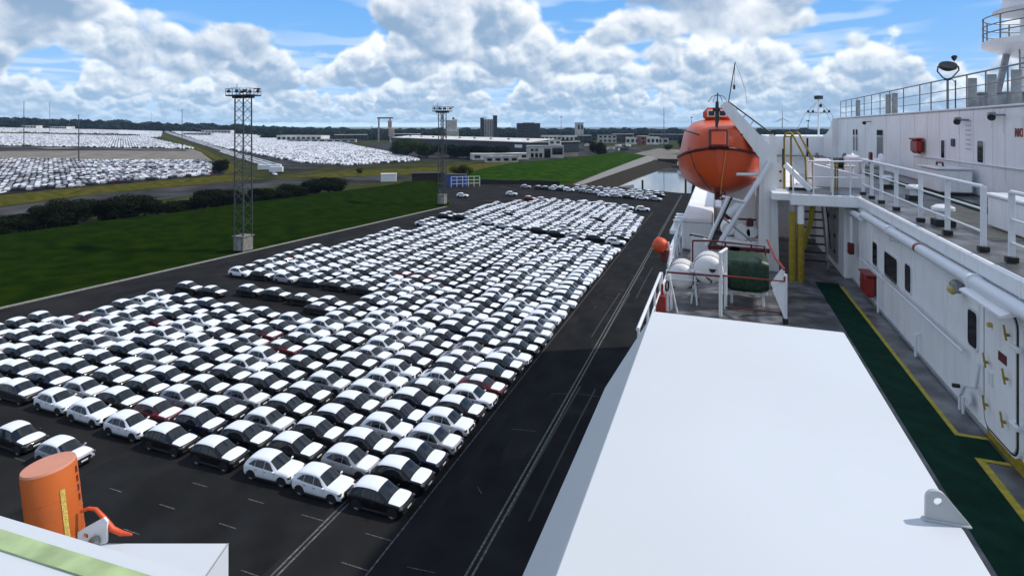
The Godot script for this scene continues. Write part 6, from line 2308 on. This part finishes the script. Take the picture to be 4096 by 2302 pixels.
	box_part("backing_plate", v(0.62, 22.9, 21.4), Vector3(1.15, 1.6, 0.08), "white_paint", t, 0.03)
	box_part("shaft", v(0.7, 22.5, 20.55), Vector3(0.9, 0.06, 0.06), "dark_red", t, 0.01)
	# white housings along the ship's side
	t = thing("side_housing", "low flat-topped white housing along the ship's side under the lifeboat", "housing", v(-0.7, DECK, 29))
	b = MB.new()
	b.box(v(-0.78, 21.6, 29.3), Vector3(1.10, 1.20, 14.4), 0.05)
	b.box(v(0.7, 21.55, 31.5), Vector3(1.86, 1.1, 10.0), 0.05)
	obj("casing", b, mats["white_paint"], t)
	box_part("seam", v(-0.78, 22.05, 22.09), Vector3(1.06, 0.02, 0.02), "grey_paint", t, 0.004)
	t = thing("vent_box", "small white vent box with a dark rim before the side housing", "vent", v(-0.55, DECK, 20.6))
	b = MB.new()
	b.prism(pv([[-0.32, 0], [0.34, 0], [0.22, 0.80], [-0.30, 0.88]]), Transform3D(Basis(), v(-0.62, DECK, 20.9)), 0.7)
	obj("box", b, mats["white_paint"], t)
	b = MB.new()
	b.tube([v(-0.96, 21.9, 20.2), v(-0.92, 21.93, 20.2), v(-0.40, 21.86, 20.2), v(-0.30, 21.45, 20.2)], 0.03, 6)
	obj("rim", b, mats["black"], t)
	# --- rails of the raft station
	t = thing("raft_station_rail", "red and white guard frame in front of the life rafts", "guard rail", v(0, DECK, 14.7))
	tube_part("red_bar", [v(-1.24, 21.97, 14.62), v(0.0, 21.98, 14.62)], 0.025, "dark_red", t)
	tube_part("red_bar", [v(0.05, 21.98, 14.70), v(1.42, 21.99, 14.62), v(1.43, 22.1, 14.62)], 0.022, "red_paint", t)
	tube_part("red_bar", [v(0.13, 21.05, 15.25), v(1.42, 21.06, 15.25)], 0.018, "dark_red", t)
	tube_part("red_bar", [v(1.18, 22.62, 16.3), v(1.30, 22.35, 15.4), v(1.45, 22.2, 14.9)], 0.03, "red_paint", t)
	for q in [[0.02, 14.65, 22.55], [0.14, 15.3, 22.52]]:
		tube_part("white_post", [v(q[0], DECK, q[1]), v(q[0], q[2], q[1])], 0.042, "white_clean", t)
	tube_part("white_post", [v(-0.02, 22.52, 14.65), v(0.16, 22.52, 15.3)], 0.04, "white_clean", t)
	for q in [[1.45, 14.65], [1.46, 15.3]]:
		tube_part("white_post", [v(q[0], DECK, q[1]), v(q[0], 22.15, q[1])], 0.035, "white_clean", t)
		b = MB.new()
		b.prism(pv([[-0.28, 0.75], [0, 0.05], [0.04, 0.05], [0.04, 1.1], [-0.05, 1.1]]), Transform3D(Basis(), v(q[0], DECK, q[1] + 0.02)), 0.03)
		obj("gusset", b, mats["white_paint"], t)
		box_part("foot", v(q[0], DECK + 0.06, q[1]), Vector3(0.12, 0.12, 0.10), "black", t)
	tube_part("slant_leg", [v(-1.20, 21.9, 14.7), v(-0.98, DECK, 14.55)], 0.022, "white_clean", t)
	tube_part("white_post", [v(-1.24, DECK, 14.65), v(-1.24, 22.02, 14.65)], 0.03, "white_clean", t)
	tube_part("white_post", [v(-1.14, DECK, 14.75), v(-1.18, 21.9, 14.75)], 0.03, "white_clean", t)
	t = thing("raft_back_rail", "dark red guard rail behind the life rafts", "guard rail", v(0, DECK, 17.5))
	tube_part("bar", [v(-0.75, 22.25, 17.5), v(-0.2, 22.28, 17.5), v(1.20, 22.22, 17.5), v(1.25, 21.7, 17.5)], 0.028, "dark_red", t)
	for x in [-0.75, 0.15, 0.85]:
		tube_part("post", [v(x, DECK, 17.5), v(x, 22.26, 17.5)], 0.025, "dark_red", t, 6)
	# --- life rafts
	var rafts := [[-0.95, 21.68, 0.34, 15.8, "smaller white life raft canister at the ship's side"], [-0.27, 21.93, 0.37, 15.7, "larger white life raft canister beside the green cover"]]
	for q in rafts:
		t = thing("life_raft", q[4], "life raft", v(q[0], DECK, q[3]), "life raft canisters")
		var xf := Transform3D(Basis(Vector3(1, 0, 0), Vector3(0, 0, -1), Vector3(0, 1, 0)) * Basis(Vector3.RIGHT, 0.0), v(q[0], q[1], q[3]))
		var r: float = q[2]
		b = MB.new()
		b.lathe([Vector2(0, -0.52), Vector2(r * 0.55, -0.50), Vector2(r * 0.86, -0.45), Vector2(r, -0.34), Vector2(r, -0.03), Vector2(r * 1.04, -0.03), Vector2(r * 1.04, 0.03), Vector2(r, 0.03), Vector2(r, 0.34), Vector2(r * 0.86, 0.45), Vector2(0, 0.50)], xf, 30, 0.5)
		obj("canister", b, mats["white_cloth"], t)
		for k in [-0.28, 0.28]:
			var ring := []
			for i in 25:
				var a := TAU * i / 24.0
				ring.append(v(q[0] + cos(a) * (r + 0.008), q[1] + sin(a) * (r + 0.008), q[3] + k))
			tube_part("strap", ring, 0.014, "grey_paint", t, 5)
		# flange between the two half shells
		b = MB.new()
		for sd in [-1.0, 1.0]:
			b.box(v(q[0] + sd * (r + 0.02), q[1] - 0.04, q[3]), Vector3(0.08, 0.035, 1.0), 0.008)
		b.box(v(q[0], q[1] - 0.04, q[3] - 0.495), Vector3(r * 1.7, 0.03, 0.06), 0.008)
		obj("shell_flange", b, mats["white_clean"], t)
		for sd in [-1.0, 1.0]:
			for k in [-0.35, 0.35]:
				b = MB.new()
				b.tube([v(q[0] + sd * r * 0.9, q[1] - r * 0.5, q[3] + k), v(q[0] + sd * r * 0.75, DECK, q[3] + k)], 0.026, 7)
				obj("cradle_leg", b, mats["white_clean"], t)
		b = MB.new()
		b.box(v(q[0], q[1] - r * 0.93, q[3]), Vector3(r * 1.7, 0.06, 0.9), 0.015)
		obj("cradle", b, mats["grey_paint"], t)
	t = get_node("life_raft2") if has_node("life_raft2") else t
	b = MB.new()
	b.prism(pv([[-0.09, 0.04], [0.09, 0.04], [0.05, -0.03], [0, -0.05], [-0.05, -0.03]]), Transform3D(Basis(), v(-0.17, 21.97, 15.165)), 0.02)
	obj("end_mark", b, mats["black"], t)
	b = MB.new()
	b.tube([v(-0.32, 21.78, 15.20), v(-0.25, 21.74, 15.15), v(-0.19, 21.70, 15.17), v(-0.21, 21.64, 15.20)], 0.018, 6)
	obj("rope_end", b, mats["bark"], t)
	# --- covered crate
	t = thing("covered_crate", "bulky crate under a dark green tarpaulin beside the white canisters", "covered crate", v(0.65, DECK, 16.2))
	b = MB.new()
	var rows := []
	for i in 15:
		var u := i / 14.0
		var row := []
		for j in 21:
			var a := TAU * j / 20.0
			var k := pow(absf(cos(a)), 0.28) * signf(cos(a))
			var l := pow(absf(sin(a)), 0.34) * signf(sin(a))
			var endr := 1.0 - 0.16 * pow(absf(u * 2.0 - 1.0), 6.0)
			var wob := 1.0 + 0.022 * sin(u * 23.0 + j * 1.3) + 0.015 * sin(j * 3.1 + u * 11.0)
			row.append(v(lerpf(0.15, 1.18, u), 21.78 + l * 0.43 * endr * wob, 16.25 + k * 0.62 * endr * wob))
		rows.append(row)
	b.grid(rows)
	for e in [0, 14]:
		var mid := v(0.15 if e == 0 else 1.18, 21.78, 16.25)
		for j in 20:
			b.ftri(mid, rows[e][j], rows[e][j + 1], Vector3(-1 if e == 0 else 1, 0, 0))
	obj("tarpaulin", b, mats["tarp_green"], t)
	for q in [[0.3, 15.9], [1.05, 15.9], [0.3, 16.6], [1.05, 16.6]]:
		tube_part("leg", [v(q[0], DECK, q[1]), v(q[0], 21.4, q[1])], 0.035, "white_clean", t)
	box_part("skid", v(0.68, 21.30, 15.9), Vector3(0.95, 0.06, 0.10), "white_clean", t)
	box_part("skid", v(0.68, 21.30, 16.6), Vector3(0.95, 0.06, 0.10), "white_clean", t)
	# --- fire station at the ship's side
	t = thing("fire_box", "square red fire box with a hydrant pipe at the ship's side", "fire box", v(-1.38, DECK, 14.4))
	box_part("box", v(-1.37, 21.24, 14.3), Vector3(0.26, 0.48, 0.26), "red_paint", t, 0.015)
	tube_part("hydrant", [v(-1.36, 21.45, 14.4), v(-1.36, 21.72, 14.42)], 0.055, "red_paint", t)
	tube_part("riser", [v(-1.36, 21.72, 14.42), v(-1.36, 22.0, 14.42)], 0.04, "white_clean", t)
	b = MB.new()
	var wr := []
	for i in 17:
		var a := TAU * i / 16.0
		wr.append(v(-1.22 + cos(a) * 0.03, 21.68 + sin(a) * 0.12, 14.42 + cos(a) * 0.08))
	b.tube(wr, 0.022, 6)
	obj("hose_coil", b, mats["black"], t)
	t = thing("lifebuoy_float", "round orange float light in its dark red bracket at the ship's side", "float", v(-1.48, 22.2, 15.9))
	b = MB.new()
	b.lathe([Vector2(0, -0.2), Vector2(0.13, -0.19), Vector2(0.2, -0.10), Vector2(0.21, 0.05), Vector2(0.17, 0.15), Vector2(0.08, 0.19), Vector2(0, 0.2)], Transform3D(Basis(Vector3(0, 0, 1), -0.5), v(-1.52, 22.38, 15.9)), 20)
	obj("float", b, mats["cord_orange"], t)
	box_part("holder", v(-1.40, 22.12, 15.9), Vector3(0.22, 0.42, 0.2), "dark_red", t, 0.06)
	tube_part("clip", [v(-1.30, 22.5, 15.8), v(-1.26, 22.2, 15.8), v(-1.32, 21.9, 15.8)], 0.02, "white_clean", t, 6)
	# --- side rails
	var posts := []
	for s in [10.4, 11.8, 13.1, 14.3]:
		posts.append(v(-1.38, DECK, s))
	railing("white side railing between the white flat-topped box and the rafts", [v(-1.38, DECK, 10.3), v(-1.38, DECK, 14.4)], [0.97, 0.55], posts, false, "white_clean", v(-1.38, DECK, 12), "ship railings", 0.028)
	posts = []
	for s in [16.6, 17.9, 19.2, 20.4, 21.6]:
		posts.append(v(-1.38, DECK, s))
	t = railing("white side railing beyond the orange float, under the lifeboat", [v(-1.38, DECK, 16.6), v(-1.38, DECK, 21.7)], [1.0, 0.55], posts, false, "white_clean", v(-1.38, DECK, 19), "ship railings", 0.032)
	for q in [[16.7, 17.6], [18.2, 19.3]]:
		var br := MB.new()
		br.bar(v(-1.36, 21.5, q[0]), v(-1.30, 22.2, q[1]), 0.10, 0.05, Vector3(1, 0, 0))
		obj("brace_plate", br, mats["white_clean"], t)
	t = thing("fairlead", "white roller fairlead on the ship's side beyond the railing", "fairlead", v(-1.6, DECK, 26))
	box_part("bed", v(-1.72, 21.1, 26.4), Vector3(0.6, 0.18, 2.6), "white_paint", t, 0.03)
	for s in [25.4, 26.3, 27.2]:
		b = MB.new()
		b.lathe([Vector2(0.16, 0), Vector2(0.13, 0.25), Vector2(0.18, 0.42), Vector2(0, 0.44)], Transform3D(Basis(), v(-1.72, 21.18, s)), 14)
		obj("roller", b, mats["white_paint"], t)


func make_foreground() -> void:
	# the flat-topped box right below the camera
	var t := thing("deck_box", "huge flat-topped white box filling the foreground", "deck box", v(0.2, 23.5, 3.8))
	var b := MB.new()
	b.box(v(0.235, 23.47, 3.75), Vector3(1.93, 0.06, 5.72), 0.012)
	obj("top_plate", b, mats["white_plate"], t)
	b = MB.new()
	b.prism(pv([[-0.74, 23.44], [1.19, 23.44], [1.19, 21.0], [-1.26, 21.0], [-1.26, 22.55]]), Transform3D(Basis(), v(0, 0, 0.92)), -5.66)
	obj("casing", b, mats["white_plate"], t)
	t = thing("lifting_eye", "grey lifting eye plate with a round hole on the white box", "lifting eye", v(1.1, 23.5, 3.6))
	b = MB.new()
	var outer := PackedVector2Array([Vector2(0.20, 0), Vector2(0.205, 0.012)])
	for i in 9:
		var a := PI * 0.22 + PI * 0.78 * i / 8.0
		outer.append(Vector2(0.055 + cos(a) * 0.05, 0.115 + sin(a) * 0.05))
	outer.append(Vector2(0.004, 0))
	# plate with a hole: bridged outline
	var poly := PackedVector2Array()
	var hole := []
	for i in 17:
		var a := -TAU * i / 16.0 + PI * 0.9
		hole.append(Vector2(0.062 + cos(a) * 0.022, 0.108 + sin(a) * 0.022))
	for i in outer.size():
		poly.append(outer[i])
		if i == outer.size() - 2:
			for h in hole:
				poly.append(h)
			poly.append(outer[i] + Vector2(0.0, -0.0008))
	b.prism(poly, Transform3D(Basis(Vector3.UP, 0.06), v(1.03, 23.5, 3.62)), 0.022)
	obj("plate", b, mats["lug_grey"], t)
	b = MB.new()
	b.box(v(1.13, 23.505, 3.61), Vector3(0.22, 0.012, 0.035), 0.004, Basis(Vector3.UP, 0.06))
	obj("weld_bead", b, mats["lug_grey"], t)
	# the bulwark's cap at the lower left, with a green-tinted reflection put on as a pale stripe
	t = thing("bridge_bulwark", "white bulwark cap with a painted green reflection in the lower left corner", "bulwark", v(-1.4, 24.0, 0.5))
	var yaw := Basis(Vector3.UP, 0.05)
	b = MB.new()
	b.box(v(-1.6, 24.83, 0.50), Vector3(2.6, 0.05, 0.36), 0.018, yaw)
	obj("cap", b, mats["white_plate"], t)
	b = MB.new()
	b.box(v(-1.6, 24.25, 0.46), Vector3(2.55, 1.1, 0.18), 0.01, yaw)
	obj("plating", b, mats["white_paint"], t)
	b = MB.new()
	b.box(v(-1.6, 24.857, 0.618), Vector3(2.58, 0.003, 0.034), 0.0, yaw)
	obj("stripe", b, mats["pale_green"], t)  # the green reflection, painted on the cap
	# the orange smoke float outside it
	t = thing("smoke_float", "orange cylindrical smoke float with a yellow label, clipped outside the bulwark", "smoke float", v(-2.2, 24.15, 1.32))
	var ax := (v(-2.232, 24.420, 1.310) - v(-2.198, 24.12, 1.322)).normalized()
	var cam_right := Vector3(cos(deg_to_rad(20.2)), 0, -sin(deg_to_rad(20.2)))
	var rx := (cam_right - ax * cam_right.dot(ax)).normalized()
	var fb := Basis(rx, ax, rx.cross(ax))
	var org := v(-2.198, 24.10, 1.322)
	b = MB.new()
	b.lathe([Vector2(0, 0.0), Vector2(0.075, 0.0), Vector2(0.080, 0.008), Vector2(0.080, 0.298), Vector2(0.077, 0.304)], Transform3D(fb, org), 36)
	obj("body", b, mats["float_orange"], t)
	b = MB.new()
	b.lathe([Vector2(0.0795, 0.302), Vector2(0.077, 0.310), Vector2(0, 0.312)], Transform3D(fb, org), 36)
	obj("cap", b, mats["pink_cap"], t)
	for h in [0.055, 0.13, 0.205]:
		b = MB.new()
		b.lathe([Vector2(0.0802, h - 0.003), Vector2(0.0812, h), Vector2(0.0802, h + 0.003)], Transform3D(fb, org), 36)
		obj("groove_ring", b, mats["float_orange"], t)
	b = MB.new()
	rows_strip(b, fb, org, 0.40, 0.58, 0.03, 0.235, 0.0818)
	obj("label", b, mats["label_yellow"], t)
	for i in 4:
		b = MB.new()
		rows_strip(b, fb, org, -0.36, -0.22, 0.16 + i * 0.033, 0.183 + i * 0.033, 0.0815)
		obj("stencil_mark", b, mats["dark_red"], t)
	# its cord
	b = MB.new()
	b.tube([v(-2.124, 24.240, 1.350), v(-2.10, 24.250, 1.36), v(-2.075, 24.248, 1.368), v(-2.045, 24.214, 1.379), v(-2.019, 24.178, 1.388), v(-1.99, 24.162, 1.40), v(-1.955, 24.158, 1.412)], [0.006, 0.006, 0.0065, 0.008, 0.010, 0.009, 0.004], 10)
	tag(obj("orange_cord", b, mats["cord_orange"]), "red-orange cord looping from the float down to the white box", "cord")
	# white box and bracket below
	var cb := Basis(Vector3.UP, deg_to_rad(20.2))
	t = thing("equipment_box", "white metal box below the orange float, with a bolted flap", "equipment box", v(-1.9, 23.6, 1.3))
	var corner := v(-1.631, 24.131, 1.531)
	b = MB.new()
	b.box(corner + cb * Vector3(-0.29, -0.30, 0.30), Vector3(0.58, 0.60, 0.60), 0.006, cb)
	obj("casing", b, mats["white_plate"], t)
	b = MB.new()
	b.tube([corner + cb * Vector3(-0.001, -0.001, 0.006), corner + cb * Vector3(-0.001, -0.001, 0.6)], 0.003, 6)
	obj("edge_joint", b, mats["grey_paint"], t)
	b = MB.new()
	b.lathe([Vector2(0.016, 0), Vector2(0.018, 0.012), Vector2(0.008, 0.02), Vector2(0, 0.021)], Transform3D(cb, corner + cb * Vector3(-0.22, 0.0, 0.155)), 12)
	obj("bolt", b, mats["steel"], t)
	t = thing("float_bracket", "white drilled bracket plate with a bolt beside the orange float", "bracket", v(-2.08, 24.16, 1.36))
	b = MB.new()
	var bp := pv([[-0.054, -0.055], [0.05, -0.02], [0.052, 0.055], [0.040, 0.068], [-0.052, 0.018]])
	var hole2 := []
	for i in 13:
		var a := -TAU * i / 12.0 + PI
		hole2.append(Vector2(-0.026 + cos(a) * 0.011, 0.004 + sin(a) * 0.011))
	var bq := PackedVector2Array([bp[0], bp[1], bp[2], bp[3], bp[4]])
	for h in hole2:
		bq.append(h)
	bq.append(bp[4] + Vector2(0.0, -0.0006))
	b.prism(bq, Transform3D(cb, v(-2.075, 24.158, 1.362)), 0.008)
	obj("plate", b, mats["white_clean"], t)
	b = MB.new()
	b.lathe([Vector2(0.0, 0.0), Vector2(0.017, 0.0), Vector2(0.019, 0.012), Vector2(0.012, 0.024), Vector2(0.011, 0.05), Vector2(0, 0.052)], Transform3D(cb * Basis(Vector3.RIGHT, 1.2) * Basis(Vector3(0, 0, 1), -0.7), v(-2.062, 24.147, 1.352)), 14)
	obj("bolt", b, mats["steel"], t)


func rows_strip(b: MB, fb: Basis, org: Vector3, a0: float, a1: float, h0: float, h1: float, r: float) -> void:
	var rows := []
	for i in 7:
		var a := lerpf(a0, a1, i / 6.0)
		rows.append([org + fb * Vector3(cos(a) * r, h0, sin(a) * r), org + fb * Vector3(cos(a) * r, h1, sin(a) * r)])
	b.grid(rows, fb * Vector3(cos((a0 + a1) * 0.5), 0, sin((a0 + a1) * 0.5)))
